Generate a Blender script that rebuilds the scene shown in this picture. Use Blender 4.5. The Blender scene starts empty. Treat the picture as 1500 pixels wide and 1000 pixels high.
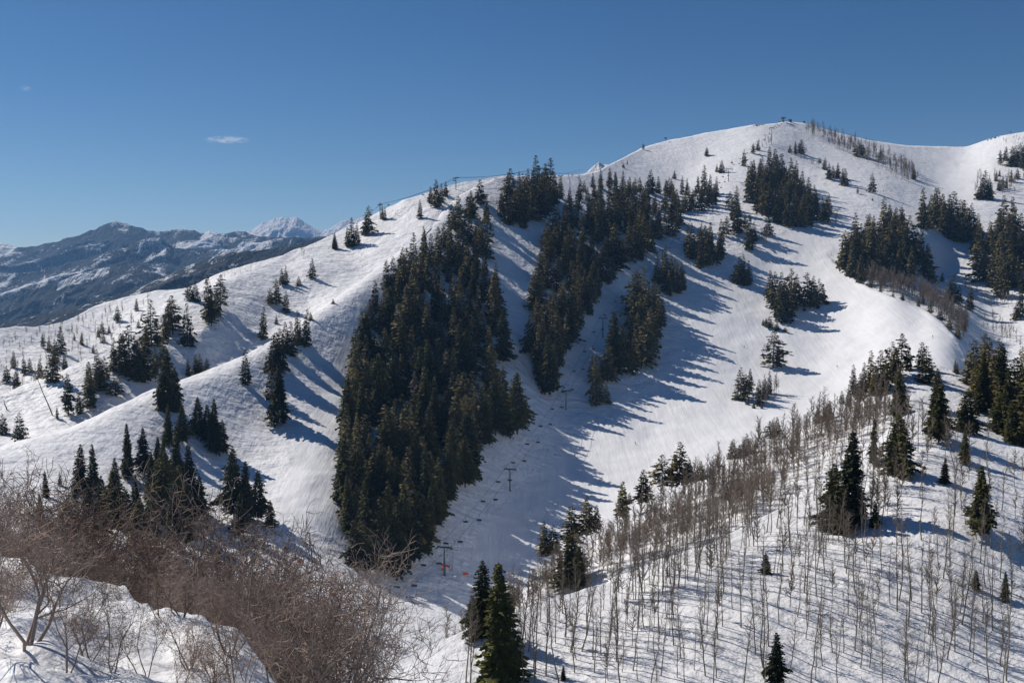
import bpy, bmesh, math, random
import numpy as np
from mathutils import Vector, Matrix

random.seed(7)
RNG = np.random.default_rng(7)
SC = bpy.context.scene
COL = SC.collection
R = math.radians

# ------------------------------------------------------------------ camera
F = 1458.0                      # focal length in units of a 1500-wide frame (35 mm lens)
PITCH = math.atan(100.0 / F)    # eye level lies at 400 of 1000
CP, SP = math.cos(PITCH), math.sin(PITCH)
cam_d = bpy.data.cameras.new('camera')
cam = bpy.data.objects.new('camera', cam_d); COL.objects.link(cam)
cam_d.lens = 35.0; cam_d.sensor_width = 36.0; cam_d.clip_start = 0.1; cam_d.clip_end = 60000
cam.rotation_euler = (math.pi / 2 - PITCH, 0, 0)
SC.camera = cam

def bearing(u, v):
    x = (np.asarray(u, float) - 750) / F
    z = -(np.asarray(v, float) - 500) / F
    return x, CP + SP * z, CP * z - SP

# ------------------------------------------------------------------ noise
def _hash(ix, iy, seed):
    h = (ix.astype(np.int64) * 374761393 + iy.astype(np.int64) * 668265263 + seed * 1442695041) & 0x7fffffff
    h = ((h ^ (h >> 13)) * 1274126177) & 0x7fffffff
    return ((h ^ (h >> 16)) & 0xffff) / 65535.0
def vnoise(x, y, seed=0):
    x = np.asarray(x, float); y = np.asarray(y, float)
    ix = np.floor(x); iy = np.floor(y); fx = x - ix; fy = y - iy
    fx = fx * fx * fx * (fx * (fx * 6 - 15) + 10); fy = fy * fy * fy * (fy * (fy * 6 - 15) + 10)
    a = _hash(ix, iy, seed); b = _hash(ix + 1, iy, seed); c = _hash(ix, iy + 1, seed); d = _hash(ix + 1, iy + 1, seed)
    return (a * (1 - fx) + b * fx) * (1 - fy) + (c * (1 - fx) + d * fx) * fy - 0.5
def fbm(x, y, seed=0, octs=4, gain=0.5):
    s = 0; a = 1.0; f = 1.0
    for k in range(octs):
        s = s + a * vnoise(x * f + 17.3 * k, y * f - 9.1 * k, seed + k); a *= gain; f *= 2.03
    return s
def ridged(x, y, seed=0, octs=5):
    s = 0; a = 1.0; f = 1.0
    for k in range(octs):
        s = s + a * (0.5 - 2 * np.abs(vnoise(x * f + 31.7 * k, y * f + 5.3 * k, seed + k))); a *= 0.52; f *= 2.07
    return s

# ------------------------------------------------------------------ mesh helpers
def mesh_np(name, verts, quads=None, tris=None, mats=(), mat_q=None, mat_t=None, smooth=False):
    me = bpy.data.meshes.new(name)
    verts = np.asarray(verts, np.float32).reshape(-1, 3)
    parts = []; starts = []; totals = []; mi = []; off = 0
    for arr, m, n in ((quads, mat_q, 4), (tris, mat_t, 3)):
        if arr is None or len(arr) == 0: continue
        arr = np.asarray(arr, np.int32).reshape(-1, n)
        parts.append(arr.ravel()); starts.append(off + np.arange(len(arr)) * n); totals.append(np.full(len(arr), n))
        off += arr.size
        mi.append(np.zeros(len(arr), np.int32) if m is None else np.broadcast_to(np.asarray(m, np.int32), (len(arr),)))
    loops = np.concatenate(parts)
    me.vertices.add(len(verts)); me.vertices.foreach_set('co', verts.ravel())
    me.loops.add(len(loops)); me.loops.foreach_set('vertex_index', loops)
    st = np.concatenate(starts); me.polygons.add(len(st))
    me.polygons.foreach_set('loop_start', st.astype(np.int32)); me.polygons.foreach_set('loop_total', np.concatenate(totals).astype(np.int32))
    for m in mats: me.materials.append(m)
    me.polygons.foreach_set('material_index', np.concatenate(mi).astype(np.int32))
    me.polygons.foreach_set('use_smooth', np.full(len(st), smooth))
    me.update(calc_edges=True)
    return me

def tubes(P0, P1, R0, R1, n=4):
    """many tapered prisms, one per segment -> verts, quads"""
    P0 = np.asarray(P0, float).reshape(-1, 3); P1 = np.asarray(P1, float).reshape(-1, 3)
    R0 = np.asarray(R0, float).reshape(-1); R1 = np.asarray(R1, float).reshape(-1)
    d = P1 - P0; L = np.linalg.norm(d, axis=1, keepdims=True); L[L < 1e-9] = 1e-9; d = d / L
    ref = np.where(np.abs(d[:, 2:3]) > 0.9, np.array([[1.0, 0, 0]]), np.array([[0, 0, 1.0]]))
    a = np.cross(d, ref); a /= np.linalg.norm(a, axis=1, keepdims=True); b = np.cross(d, a)
    ang = np.arange(n) * 2 * math.pi / n
    ring = a[:, None, :] * np.cos(ang)[None, :, None] + b[:, None, :] * np.sin(ang)[None, :, None]
    v = np.concatenate([P0[:, None] + ring * R0[:, None, None], P1[:, None] + ring * R1[:, None, None]], axis=1)
    N = len(P0); i = np.arange(n); j = (i + 1) % n
    q = np.stack([i, j, j + n, i + n], axis=1)[None] + (np.arange(N) * 2 * n)[:, None, None]
    return v.reshape(-1, 3), q.reshape(-1, 4)

class MB:
    """collects boxes and tubes into one mesh"""
    def __init__(s): s.v = []; s.q = []; s.t = []; s.n = 0
    def add(s, v, q=None, t=None):
        v = np.asarray(v, float).reshape(-1, 3)
        if q is not None and len(q): s.q.append(np.asarray(q).reshape(-1, 4) + s.n)
        if t is not None and len(t): s.t.append(np.asarray(t).reshape(-1, 3) + s.n)
        s.v.append(v); s.n += len(v)
    def box(s, c, size, rz=0.0, rx=0.0, taper=1.0):
        x, y, z = [k / 2 for k in size]
        p = np.array([[-x, -y, -z], [x, -y, -z], [x, y, -z], [-x, y, -z], [-x * taper, -y * taper, z], [x * taper, -y * taper, z], [x * taper, y * taper, z], [-x * taper, y * taper, z]])
        p = p @ np.array(Matrix.Rotation(rx, 3, 'X')).T @ np.array(Matrix.Rotation(rz, 3, 'Z')).T + np.array(c)
        s.add(p, [[0, 3, 2, 1], [4, 5, 6, 7], [0, 1, 5, 4], [1, 2, 6, 5], [2, 3, 7, 6], [3, 0, 4, 7]])
    def bar(s, p0, p1, r0, r1=None, n=8):
        r1 = r0 if r1 is None else r1
        v, q = tubes([p0], [p1], [r0], [r1], n)
        s.add(v, q)
        v = np.vstack([v, [p0], [p1]]); k = 2 * n
        t = [[k, (i + 1) % n, i] for i in range(n)] + [[k + 1, n + i, n + (i + 1) % n] for i in range(n)]
        s.add(v, None, t)
    def path(s, pts, r, n=6):
        for a, b in zip(pts[:-1], pts[1:]): s.bar(a, b, r, r, n)
    def mesh(s, name, mat, smooth=False):
        return mesh_np(name, np.vstack(s.v), np.vstack(s.q) if s.q else None, np.vstack(s.t) if s.t else None, [mat], smooth=smooth)

def obj(name, me, parent=None, loc=None, rot=None, scale=None):
    o = bpy.data.objects.new(name, me); COL.objects.link(o)
    if parent is not None: o.parent = parent
    if loc is not None: o.location = loc
    if rot is not None: o.rotation_euler = rot
    if scale is not None: o.scale = scale
    return o
def tag(o, label=None, cat=None, group=None, kind=None):
    for k, v in (('label', label), ('category', cat), ('group', group), ('kind', kind)):
        if v: o[k] = v
    return o

# ------------------------------------------------------------------ materials
def mat_base(name, col, rough=0.8, spec=0.3):
    m = bpy.data.materials.new(name); m.use_nodes = True
    nt = m.node_tree; b = nt.nodes['Principled BSDF']
    b.inputs['Base Color'].default_value = (*col, 1); b.inputs['Roughness'].default_value = rough
    b.inputs['Specular IOR Level'].default_value = spec
    return m, nt, b
def N(nt, t, **kw):
    n = nt.nodes.new(t)
    for k, v in kw.items(): setattr(n, k, v)
    return n
def noise(nt, scale, detail=3, rough=0.5, vec=None):
    n = N(nt, 'ShaderNodeTexNoise'); n.inputs['Scale'].default_value = scale
    n.inputs['Detail'].default_value = detail; n.inputs['Roughness'].default_value = rough
    if vec is not None: nt.links.new(vec, n.inputs['Vector'])
    return n.outputs['Fac']
def ramp(nt, fac, stops):
    r = N(nt, 'ShaderNodeValToRGB'); el = r.color_ramp.elements
    while len(el) < len(stops): el.new(0.5)
    for e, (p, c) in zip(el, stops): e.position = p; e.color = (*c, 1)
    nt.links.new(fac, r.inputs['Fac']); return r.outputs['Color']
def mathn(nt, op, a, b=None, clamp=False):
    m = N(nt, 'ShaderNodeMath', operation=op, use_clamp=clamp)
    for i, x in enumerate((a, b)):
        if x is None: continue
        if isinstance(x, (int, float)): m.inputs[i].default_value = x
        else: nt.links.new(x, m.inputs[i])
    return m.outputs[0]
def objco(nt, scale=(1, 1, 1), rot=(0, 0, 0)):
    t = N(nt, 'ShaderNodeTexCoord'); mp = N(nt, 'ShaderNodeMapping')
    mp.inputs['Scale'].default_value = scale; mp.inputs['Rotation'].default_value = rot
    nt.links.new(t.outputs['Object'], mp.inputs['Vector']); return mp.outputs['Vector']

def snow_mat(name, layers, attr=True, tint=(0.80, 0.805, 0.815), litter=None):
    """layers: (noise scale per metre, bump distance m)"""
    m, nt, b = mat_base(name, tint, 0.55, 0.25)
    vec = objco(nt)
    h = None
    for i, (sc, amp, aniso, rz) in enumerate(layers):
        v = vec if aniso == 1 else objco(nt, (1, aniso, 1), (0, 0, rz))
        f = mathn(nt, 'MULTIPLY', mathn(nt, 'SUBTRACT', noise(nt, sc, 3, 0.55, v), 0.5), amp)
        h = f if h is None else mathn(nt, 'ADD', h, f)
    if attr:
        a = N(nt, 'ShaderNodeAttribute', attribute_name='rough')
        h = mathn(nt, 'MULTIPLY', h, a.outputs['Fac'])
        # groomed corduroy keeps a trace of texture
        h = mathn(nt, 'ADD', h, mathn(nt, 'MULTIPLY', noise(nt, 0.5, 3, 0.5, vec), 0.10))
        # ski tracks and groomer passes run down the fall line
        h = mathn(nt, 'ADD', h, mathn(nt, 'MULTIPLY', noise(nt, 0.34, 4, 0.65, objco(nt, (1, 0.10, 0.2), (0, 0, 0.55))), 0.45))
    bp = N(nt, 'ShaderNodeBump'); bp.inputs['Distance'].default_value = 1.0; bp.inputs['Strength'].default_value = 1.0
    nt.links.new(h, bp.inputs['Height']); nt.links.new(bp.outputs['Normal'], b.inputs['Normal'])
    c = ramp(nt, noise(nt, 0.05, 5, 0.6, vec), [(0.3, tuple(k * 0.95 for k in tint)), (0.7, tuple(min(1, k * 1.04) for k in tint))])
    if litter:
        sc, th, col = litter
        f = ramp(nt, noise(nt, sc, 4, 0.7, vec), [(th, (0, 0, 0)), (th + 0.06, (1, 1, 1))])
        mx = N(nt, 'ShaderNodeMix', data_type='RGBA'); nt.links.new(f, mx.inputs['Factor'])
        nt.links.new(c, mx.inputs[6]); mx.inputs[7].default_value = (*col, 1); c = mx.outputs[2]
    nt.links.new(c, b.inputs['Base Color'])
    return m

def leafy_mat(name, dark, light, scale):
    m, nt, b = mat_base(name, dark, 0.75, 0.2)
    g = N(nt, 'ShaderNodeNewGeometry')
    f1 = noise(nt, scale, 3, 0.6, g.outputs['Position'])
    oi = N(nt, 'ShaderNodeObjectInfo')
    f = mathn(nt, 'ADD', mathn(nt, 'MULTIPLY', f1, 0.62), mathn(nt, 'MULTIPLY', oi.outputs['Random'], 0.42))
    ta = N(nt, 'ShaderNodeAttribute', attribute_name='tint'); f = mathn(nt, 'ADD', f, mathn(nt, 'MULTIPLY', ta.outputs['Fac'], 0.42))
    c = ramp(nt, f, [(0.25, dark), (0.85, light)])
    nt.links.new(c, b.inputs['Base Color'])
    return m

M_NEEDLE = leafy_mat('spruce_needles', (0.024, 0.028, 0.013), (0.20, 0.165, 0.06), 0.16)
M_NEEDLE_N = leafy_mat('fir_needles', (0.024, 0.032, 0.012), (0.14, 0.13, 0.036), 0.35)
M_FIRLIT = leafy_mat('sunlit_fir_needles', (0.036, 0.046, 0.013), (0.20, 0.185, 0.045), 0.35)  # lit copy of the fir needles: sunlit yellow-green put into the colour
M_DEAD = leafy_mat('dead_gray_wood', (0.13, 0.11, 0.095), (0.30, 0.265, 0.23), 0.5)
M_OLIVE = leafy_mat('olive_needles', (0.05, 0.047, 0.010), (0.17, 0.14, 0.028), 0.5)
M_BARK = leafy_mat('conifer_bark', (0.05, 0.038, 0.03), (0.10, 0.08, 0.06), 0.8)
M_ASPEN = leafy_mat('aspen_bark', (0.15, 0.128, 0.102), (0.33, 0.285, 0.225), 0.9)
M_TWIG = leafy_mat('aspen_twigs', (0.15, 0.118, 0.09), (0.26, 0.208, 0.16), 0.5)
M_OAK = leafy_mat('oak_bark', (0.10, 0.075, 0.062), (0.36, 0.29, 0.24), 2.0)
M_OAKT = leafy_mat('oak_twigs', (0.080, 0.053, 0.042), (0.48, 0.365, 0.29), 2.2)
M_DRY = leafy_mat('dry_leaves', (0.16, 0.07, 0.03), (0.30, 0.15, 0.06), 6)
M_GREEN, _, _ = mat_base('green_painted_steel', (0.012, 0.055, 0.045), 0.45, 0.5)
M_STEEL, _, _ = mat_base('galvanised_steel', (0.10, 0.105, 0.11), 0.5, 0.5)
M_DARK, _, _ = mat_base('black_vinyl', (0.018, 0.019, 0.022), 0.6, 0.3)
M_ROPE, _, _ = mat_base('wire_rope', (0.03, 0.03, 0.035), 0.5, 0.4)
M_ORANGE, _, _ = mat_base('orange_netting', (0.85, 0.10, 0.03), 0.6, 0.3)
M_RED, _, _ = mat_base('red_plastic', (0.8, 0.06, 0.04), 0.5, 0.3)
M_WOOD, _, _ = mat_base('weathered_timber', (0.09, 0.065, 0.05), 0.8, 0.2)
M_ROCK, _, _ = mat_base('dark_rock', (0.06, 0.045, 0.04), 0.9, 0.2)
M_SKIN, _, _ = mat_base('skin', (0.5, 0.3, 0.22), 0.6, 0.3)
M_BLUEJ, _, _ = mat_base('navy_jacket', (0.02, 0.03, 0.06), 0.7, 0.2)
M_REDJ, _, _ = mat_base('maroon_jacket', (0.10, 0.02, 0.02), 0.7, 0.2)
M_BLKJ, _, _ = mat_base('black_jacket', (0.015, 0.015, 0.018), 0.7, 0.2)
M_PANT, _, _ = mat_base('charcoal_ski_pants', (0.02, 0.02, 0.025), 0.7, 0.2)

M_SNOW_MAIN = snow_mat('mountain_snow', [(0.22, 0.95, 1, 0), (0.07, 1.8, 2.2, 0.6)])
M_SNOW_LEFT = snow_mat('ridge_snow', [(0.20, 1.35, 2.4, 0.9), (0.08, 2.2, 1.6, -0.4)])
M_SNOW_N = snow_mat('aspen_slope_snow', [(0.35, 0.6, 1, 0), (1.2, 0.22, 1, 0)], attr=False, litter=(0.9, 0.66, (0.16, 0.12, 0.10)))
M_SNOW_F = snow_mat('foreground_snow', [(2.2, 0.10, 1.8, 0.5), (9.0, 0.022, 1, 0), (40.0, 0.004, 1, 0)], attr=False, litter=(5.0, 0.69, (0.13, 0.08, 0.05)))

# ------------------------------------------------------------------ terrain sheets
SHEETS = {}
class Sheet:
    def __init__(s, name, top, bottom, pts, mat, u0, u1, du, nv, noise_fn=None, back=120.0, back_drop=0.35, rough_fn=None, label=None, stretch=0):
        s.noise_fn = noise_fn; s.name = name
        pts = np.array(pts, float)
        if stretch: pts[:, 2] = 560 * (pts[:, 2] / 560) ** stretch
        s.X = pts[:, :2] / 500.0; y = np.log(pts[:, 2]); n = len(pts)
        K = s._phi(np.linalg.norm(s.X[:, None] - s.X[None], axis=2)) + np.eye(n) * 4e-3
        Pm = np.hstack([np.ones((n, 1)), s.X])
        A = np.block([[K, Pm], [Pm.T, np.zeros((3, 3))]])
        s.w = np.linalg.solve(A, np.concatenate([y, np.zeros(3)]))
        top = np.array(top, float); s.top = top; bottom = np.array(bottom, float)
        s.top = top; s.bot = bottom
        us = np.arange(u0, u1 + du, du)
        vt = s.vtop(us); vb = np.interp(us, bottom[:, 0], bottom[:, 1])
        t = np.linspace(0, 1, nv)
        U = np.repeat(us[:, None], nv, 1); V = vb[:, None] + (vt - vb)[:, None] * t[None]
        P = s.point(U, V)
        # the far side of the crest: carries on below the line of sight
        last = P[:, -1]; rr = np.hypot(last[:, 0], last[:, 1]); h = last[:, :2] / rr[:, None]
        los = np.minimum(last[:, 2] / rr, 0.02)
        ss = back * np.array([0.01, 0.03, 0.07, 0.14, 0.25, 0.4, 0.6, 0.8, 1.0])
        B = []
        for k in ss:
            e = back_drop * k * (0.35 + 0.65 * min(1, k / (0.25 * back)))
            B.append(np.column_stack([last[:, 0] + h[:, 0] * k, last[:, 1] + h[:, 1] * k, last[:, 2] + los * k - e]))
        s.back_pts = np.stack(B, 1); s.us = us; s.ss = ss
        P = np.concatenate([P, s.back_pts], 1)
        nu, nt_ = P.shape[:2]
        idx = np.arange(nu * nt_).reshape(nu, nt_)
        q = np.stack([idx[:-1, :-1], idx[1:, :-1], idx[1:, 1:], idx[:-1, 1:]], -1).reshape(-1, 4)
        me = mesh_np(name, P.reshape(-1, 3), q, mats=[mat], smooth=True)
        at = me.attributes.new('rough', 'FLOAT', 'POINT')
        rg = np.ones((nu, nt_)); 
        if rough_fn is not None: rg[:, :nv] = rough_fn(U, V)
        at.data.foreach_set('value', rg.astype(np.float32).ravel())
        s.obj = obj(name, me); tag(s.obj, label, None, None, 'structure')
        s.name = name
    @staticmethod
    def _phi(r): return np.where(r > 1e-9, r * r * np.log(np.maximum(r, 1e-9)), 0.0)
    def vtop(s, us):
        us = np.asarray(us, float); acc = 0
        for k in (-8, -4, 0, 4, 8): acc = acc + np.interp(us + k, s.top[:, 0], s.top[:, 1])
        return acc / 5
    def depth(s, U, V):
        sh = np.shape(U); q = np.column_stack([np.ravel(U), np.ravel(V)]) / 500.0; out = np.empty(len(q))
        for a in range(0, len(q), 40000):
            c = q[a:a + 40000]
            ph = s._phi(np.sqrt(((c[:, None] - s.X[None]) ** 2).sum(2)))
            out[a:a + 40000] = ph @ s.w[:-3] + s.w[-3] + c @ s.w[-2:]
        return np.exp(out).reshape(sh)
    def point(s, U, V):
        U = np.asarray(U, float); V = np.asarray(V, float)
        d = s.depth(U, V)
        if s.name == 'ski_mountain': d = d * (1 + 0.020 * np.exp(-np.maximum(V - s.vtop(U), 0) / 7.0) * np.clip((720 - U) / 120, 0, 1))   # the spur crest rolls over
        x, y, z = bearing(U, V)
        P = np.stack([x * d, y * d, z * d], -1)
        if s.name == 'ski_mountain': P[..., 2] += bank(U, V)
        if s.noise_fn is not None: P[..., 2] += s.noise_fn(P[..., 0], P[..., 1], P[..., 2])
        return P
    def at(s, u, v):
        return s.point(np.array([float(u)]), np.array([float(v)]))[0]
    def behind(s, u, dist):
        """a point on the far side of the crest, dist metres past it"""
        i = int(np.clip(np.searchsorted(s.us, u), 0, len(s.us) - 1))
        b = s.back_pts[i]; return np.array([np.interp(dist, s.ss, b[:, k]) for k in range(3)])

def inpoly(U, V, poly):
    poly = np.array(poly, float); x1, y1 = poly.T; x2, y2 = np.roll(poly, -1, 0).T
    U = np.asarray(U, float); V = np.asarray(V, float); r = np.zeros(U.shape, bool)
    for a, b, c, d in zip(x1, y1, x2, y2):
        if b == d: continue
        r ^= ((b > V) != (d > V)) & (U < (c - a) * (V - b) / (d - b) + a)
    return r

RUN = [(700, 860), (800, 800), (1000, 700), (1200, 600), (1400, 545), (1412, 520), (1370, 462), (1310, 436), (1245, 405), (1232, 385), (1270, 330), (1225, 320),
       (1140, 345), (1080, 380), (1030, 430), (1000, 500), (960, 560), (900, 610), (840, 650), (760, 720), (690, 800)]
CHUTE = [(405, 745), (440, 640), (475, 560), (500, 500), (535, 420), (545, 430), (520, 520), (508, 600), (500, 700), (505, 800)]
BOWL = [(1370, 225), (1420, 222), (1430, 300), (1500, 310), (1500, 290), (1440, 300), (1400, 320), (1340, 320)]
def rough_main(U, V):
    r = np.ones(U.shape)
    for p in (RUN, CHUTE, BOWL): r[inpoly(U, V, p)] = 0.12
    for _ in range(4):
        r[1:-1, 1:-1] = (r[1:-1, 1:-1] * 2 + r[:-2, 1:-1] + r[2:, 1:-1] + r[1:-1, :-2] + r[1:-1, 2:]) / 6
    return r

EDGE = np.array([(1232, 392), (1258, 414), (1310, 437), (1350, 452), (1380, 472), (1404, 497), (1416, 520), (1421, 548)], float)
def bank(U, V):
    d = np.full(np.shape(U), 1e9); side = np.zeros(np.shape(U))
    for a, b in zip(EDGE[:-1], EDGE[1:]):
        ab = b - a; t = np.clip(((U - a[0]) * ab[0] + (V - a[1]) * ab[1]) / (ab @ ab), 0, 1)
        ex = U - a[0] - t * ab[0]; ey = V - a[1] - t * ab[1]; dd = np.hypot(ex, ey); m = dd < d
        side = np.where(m, np.sign((U - a[0]) * ab[1] - (V - a[1]) * ab[0]), side); d = np.where(m, dd, d)
    t = np.clip(d / 5.0, 0, 1); t = t * t * (3 - 2 * t); fade = np.clip(1 - (d - 5) / 26.0, 0, 1)
    lip = 0.9 * np.exp(-((d - 2) / 3.0) ** 2) * (side < 0)
    return np.where(side > 0, -3.6 * t * fade, lip)
n_main = lambda x, y, z: 2.0 * fbm(x / 55, y / 55, 3, 4) + 0.5 * fbm(x / 9, y / 9, 9, 2)
n_left = lambda x, y, z: 2.4 * fbm(x / 38, y / 38, 13, 4) + 0.5 * fbm(x / 7, y / 7, 19, 2)
n_near = lambda x, y, z: 1.0 * fbm(x / 16, y / 16, 23, 4)
n_fore = lambda x, y, z: 0.23 * fbm(x / 0.9 + 0.4 * y, y / 0.7, 33, 4) + 0.10 * fbm(x / 0.33, y / 0.28, 37, 2)

main_pts = [(560, 840, 465), (650, 850, 476), (720, 840, 502), (780, 800, 538), (500, 800, 468), (500, 740, 488), (450, 700, 502), (400, 650, 538), (400, 750, 475),
    (300, 650, 522), (200, 650, 495), (100, 700, 450), (0, 750, 400), (-150, 800, 310), (200, 780, 410), (300, 780, 445), (400, 800, 450), (0, 1000, 190), (300, 1000, 230), (500, 1000, 330),
    (600, 950, 400), (700, 950, 420), (900, 950, 430), (1200, 950, 420), (1500, 950, 420), (1000, 800, 520), (1200, 700, 560), (1400, 700, 560), (1600, 700, 560),
    (0, 655, 470), (-150, 720, 390), (100, 625, 495), (180, 590, 522), (250, 562, 550), (330, 530, 582), (400, 498, 616), (455, 465, 655), (530, 415, 702), (560, 385, 738),
    (350, 560, 572), (400, 560, 588), (450, 560, 600), (500, 560, 615), (500, 620, 568), (580, 560, 640), (650, 560, 656), (700, 560, 672), (560, 700, 540), (640, 700, 560),
    (600, 480, 690), (650, 400, 758), (700, 300, 852), (735, 258, 925), (747, 720, 584), (740, 640, 622), (740, 500, 715), (760, 400, 790), (770, 330, 850), (790, 285, 915), (800, 260, 965),
    (800, 570, 700), (829, 600, 692), (850, 450, 778), (870, 350, 872), (880, 300, 940), (860, 258, 1010), (950, 300, 985), (950, 258, 1085), (940, 217, 1200), (1000, 202, 1235), (1000, 258, 1120),
    (1036, 225, 1185), (1060, 190, 1270), (1148, 178, 1295), (883, 490, 770), (931, 420, 842), (970, 388, 868), (1045, 310, 985), (1067, 265, 1065), (1130, 212, 1185),
    (850, 700, 614), (900, 640, 660), (950, 640, 664), (850, 560, 716), (900, 560, 723), (950, 560, 727), (1000, 560, 729), (1050, 560, 730), (1100, 560, 734), (1200, 560, 730),
    (950, 480, 792), (1000, 480, 802), (1050, 480, 802), (1150, 480, 806), (1250, 480, 798), (1350, 480, 768), (940, 400, 850), (1000, 400, 872), (1060, 400, 882), (1130, 400, 895), (1200, 400, 890),
    (1180, 340, 950), (1220, 310, 1000), (1100, 620, 668), (1250, 395, 880), (1300, 380, 900), (1350, 350, 945), (1320, 432, 812), (1370, 460, 772), (1400, 490, 738), (1415, 530, 702),
    (1335, 424, 850), (1388, 452, 818), (1420, 484, 785), (1438, 530, 745), (1380, 400, 945), (1450, 400, 930), (1500, 430, 885), (1440, 470, 838), (1500, 500, 780), (1600, 500, 780),
    (1400, 300, 1085), (1430, 290, 1105), (1380, 330, 1030), (1320, 300, 1050), (1300, 265, 1120), (1250, 240, 1175), (1330, 213, 1335), (1415, 216, 1375), (1400, 255, 1225), (1450, 240, 1225), (1480, 280, 1130),
    (1495, 195, 1335), (1600, 190, 1340), (1600, 300, 1100), (1200, 190, 1300), (1270, 205, 1315), (1200, 260, 1115), (1150, 300, 1000), (1150, 250, 1125), (1090, 280, 1040)]
top_main = [(-160, 730), (0, 655), (100, 625), (180, 590), (250, 562), (330, 530), (400, 498), (455, 464), (520, 417), (560, 388), (600, 358), (640, 318), (670, 290), (700, 272), (735, 259),
    (800, 258), (850, 257), (872, 252), (900, 238), (940, 216), (975, 206), (1010, 199), (1060, 190), (1100, 184), (1150, 179), (1180, 180), (1220, 192), (1270, 205), (1330, 213), (1415, 216), (1440, 206), (1480, 196), (1500, 193), (1660, 185)]
S_MAIN = Sheet('ski_mountain', top_main, [(-160, 1060), (1660, 1060)], main_pts, M_SNOW_MAIN, -150, 1650, 2.5, 360, n_main, 260, 0.4, rough_main, 'broad snowy ski mountain with groomed run and steep tree chutes', 1.3)

b_pts = [(0, 581, 555), (-150, 650, 470), (86, 545, 575), (144, 518, 592), (240, 456, 645), (333, 413, 700), (400, 383, 755), (430, 370, 795), (500, 338, 840), (560, 308, 865), (640, 275, 890), (735, 257, 925),
    (0, 650, 500), (100, 610, 530), (180, 585, 560), (250, 555, 592), (330, 520, 624), (400, 490, 656), (455, 455, 695), (530, 405, 742), (580, 375, 765), (640, 312, 830), (300, 480, 625), (370, 430, 690), (450, 400, 725), (550, 350, 800),
    (200, 520, 592), (0, 720, 440), (300, 620, 555), (500, 500, 590), (700, 320, 850)]
top_b = [(-160, 655), (0, 581), (29, 566), (55, 557), (86, 545), (108, 535), (144, 518), (178, 499), (211, 478), (240, 456), (285, 433), (333, 413), (400, 384), (417, 373), (447, 363), (500, 338), (560, 308), (600, 290), (640, 275), (665, 269), (700, 264), (735, 257), (760, 258)]
S_B = Sheet('snowy_spur', top_b, [(-160, 750), (0, 668), (100, 636), (180, 600), (250, 571), (330, 539), (400, 507), (455, 473), (520, 426), (560, 397), (600, 367), (640, 327), (670, 299), (700, 280), (735, 268), (760, 267)], b_pts, M_SNOW_LEFT, -150, 750, 2.5, 150, n_left, 160, 0.4, None, 'wind rippled snowy spur climbing to the lift ridge', 1.3)

c_pts = [(-150, 490, 640), (0, 480, 700), (100, 467, 765), (233, 425, 825), (300, 407, 845), (417, 373, 865), (520, 330, 890), (0, 575, 615), (-150, 640, 500), (70, 545, 640), (144, 515, 705), (240, 455, 775), (330, 415, 820), (60, 520, 680), (150, 470, 770), (0, 530, 660), (0, 650, 570), (300, 480, 740), (450, 420, 810)]
top_c = [(-160, 488), (0, 481), (40, 480), (70, 475), (100, 467), (140, 447), (167, 440), (205, 432), (233, 425), (273, 420), (300, 408), (333, 397), (417, 374), (432, 372), (447, 376), (480, 385), (540, 400)]
S_C = Sheet('aspen_ridge', top_c, [(-160, 690), (0, 620), (144, 555), (240, 500), (333, 450), (430, 410), (540, 370)], c_pts, M_SNOW_LEFT, -150, 432, 2.5, 90, n_left, 200, 0.35, None, 'far left snow ridge sprinkled with thin bare aspens', 1.3)

l2_pts = [(640, 960, 280), (690, 930, 285), (760, 872, 292), (830, 822, 302), (900, 775, 312), (1000, 715, 322), (1050, 683, 328), (1152, 637, 332), (1254, 592, 336), (1310, 545, 350), (1340, 534, 358), (1390, 545, 352), (1420, 555, 345), (1500, 572, 338), (1650, 590, 335),
    (640, 1010, 262), (760, 960, 258), (880, 880, 262), (987, 830, 262), (1050, 793, 266), (1122, 755, 272), (1200, 710, 280), (1260, 660, 290), (1320, 610, 308), (1400, 610, 308), (1500, 650, 295), (1650, 680, 290), (900, 1000, 230), (1200, 850, 240), (1400, 750, 255)]
top_l2 = [(560, 1030), (640, 962), (690, 930), (760, 872), (830, 822), (900, 776), (1000, 715), (1050, 683), (1152, 637), (1209, 616), (1254, 592), (1290, 562), (1310, 545), (1340, 534), (1370, 534), (1400, 545), (1440, 558), (1500, 572), (1660, 590)]
S_L2 = Sheet('wooded_spur', top_l2, [(560, 1060), (1660, 1000)], l2_pts, M_SNOW_N, 570, 1650, 3, 130, n_near, 140, 0.35, None, 'snowy crest of the wooded spur above the ski run')

nn_pts = [(540, 1010, 178), (620, 951, 187), (697, 916, 193), (774, 891, 199), (858, 856, 206), (886, 851, 208), (987, 814, 214), (1050, 793, 220), (1122, 755, 233), (1200, 712, 250), (1260, 665, 268), (1320, 612, 286), (1380, 602, 292), (1428, 630, 278), (1500, 657, 268), (1650, 700, 255),
    (600, 1000, 178), (900, 1000, 172), (1200, 1000, 171), (1500, 1000, 172), (1000, 900, 190), (1200, 900, 188), (1400, 900, 188), (1150, 800, 213), (1300, 800, 208), (1450, 800, 208), (1300, 700, 240), (1450, 700, 240), (1350, 650, 263), (800, 950, 186), (1650, 900, 186), (700, 1080, 160), (1100, 1080, 155), (1500, 1080, 155)]
top_n = [(500, 1050), (540, 1012), (620, 951), (697, 916), (774, 891), (858, 856), (886, 851), (987, 814), (1050, 793), (1122, 755), (1200, 712), (1260, 665), (1320, 612), (1350, 600), (1390, 604), (1428, 630), (1500, 657), (1660, 705)]
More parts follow.
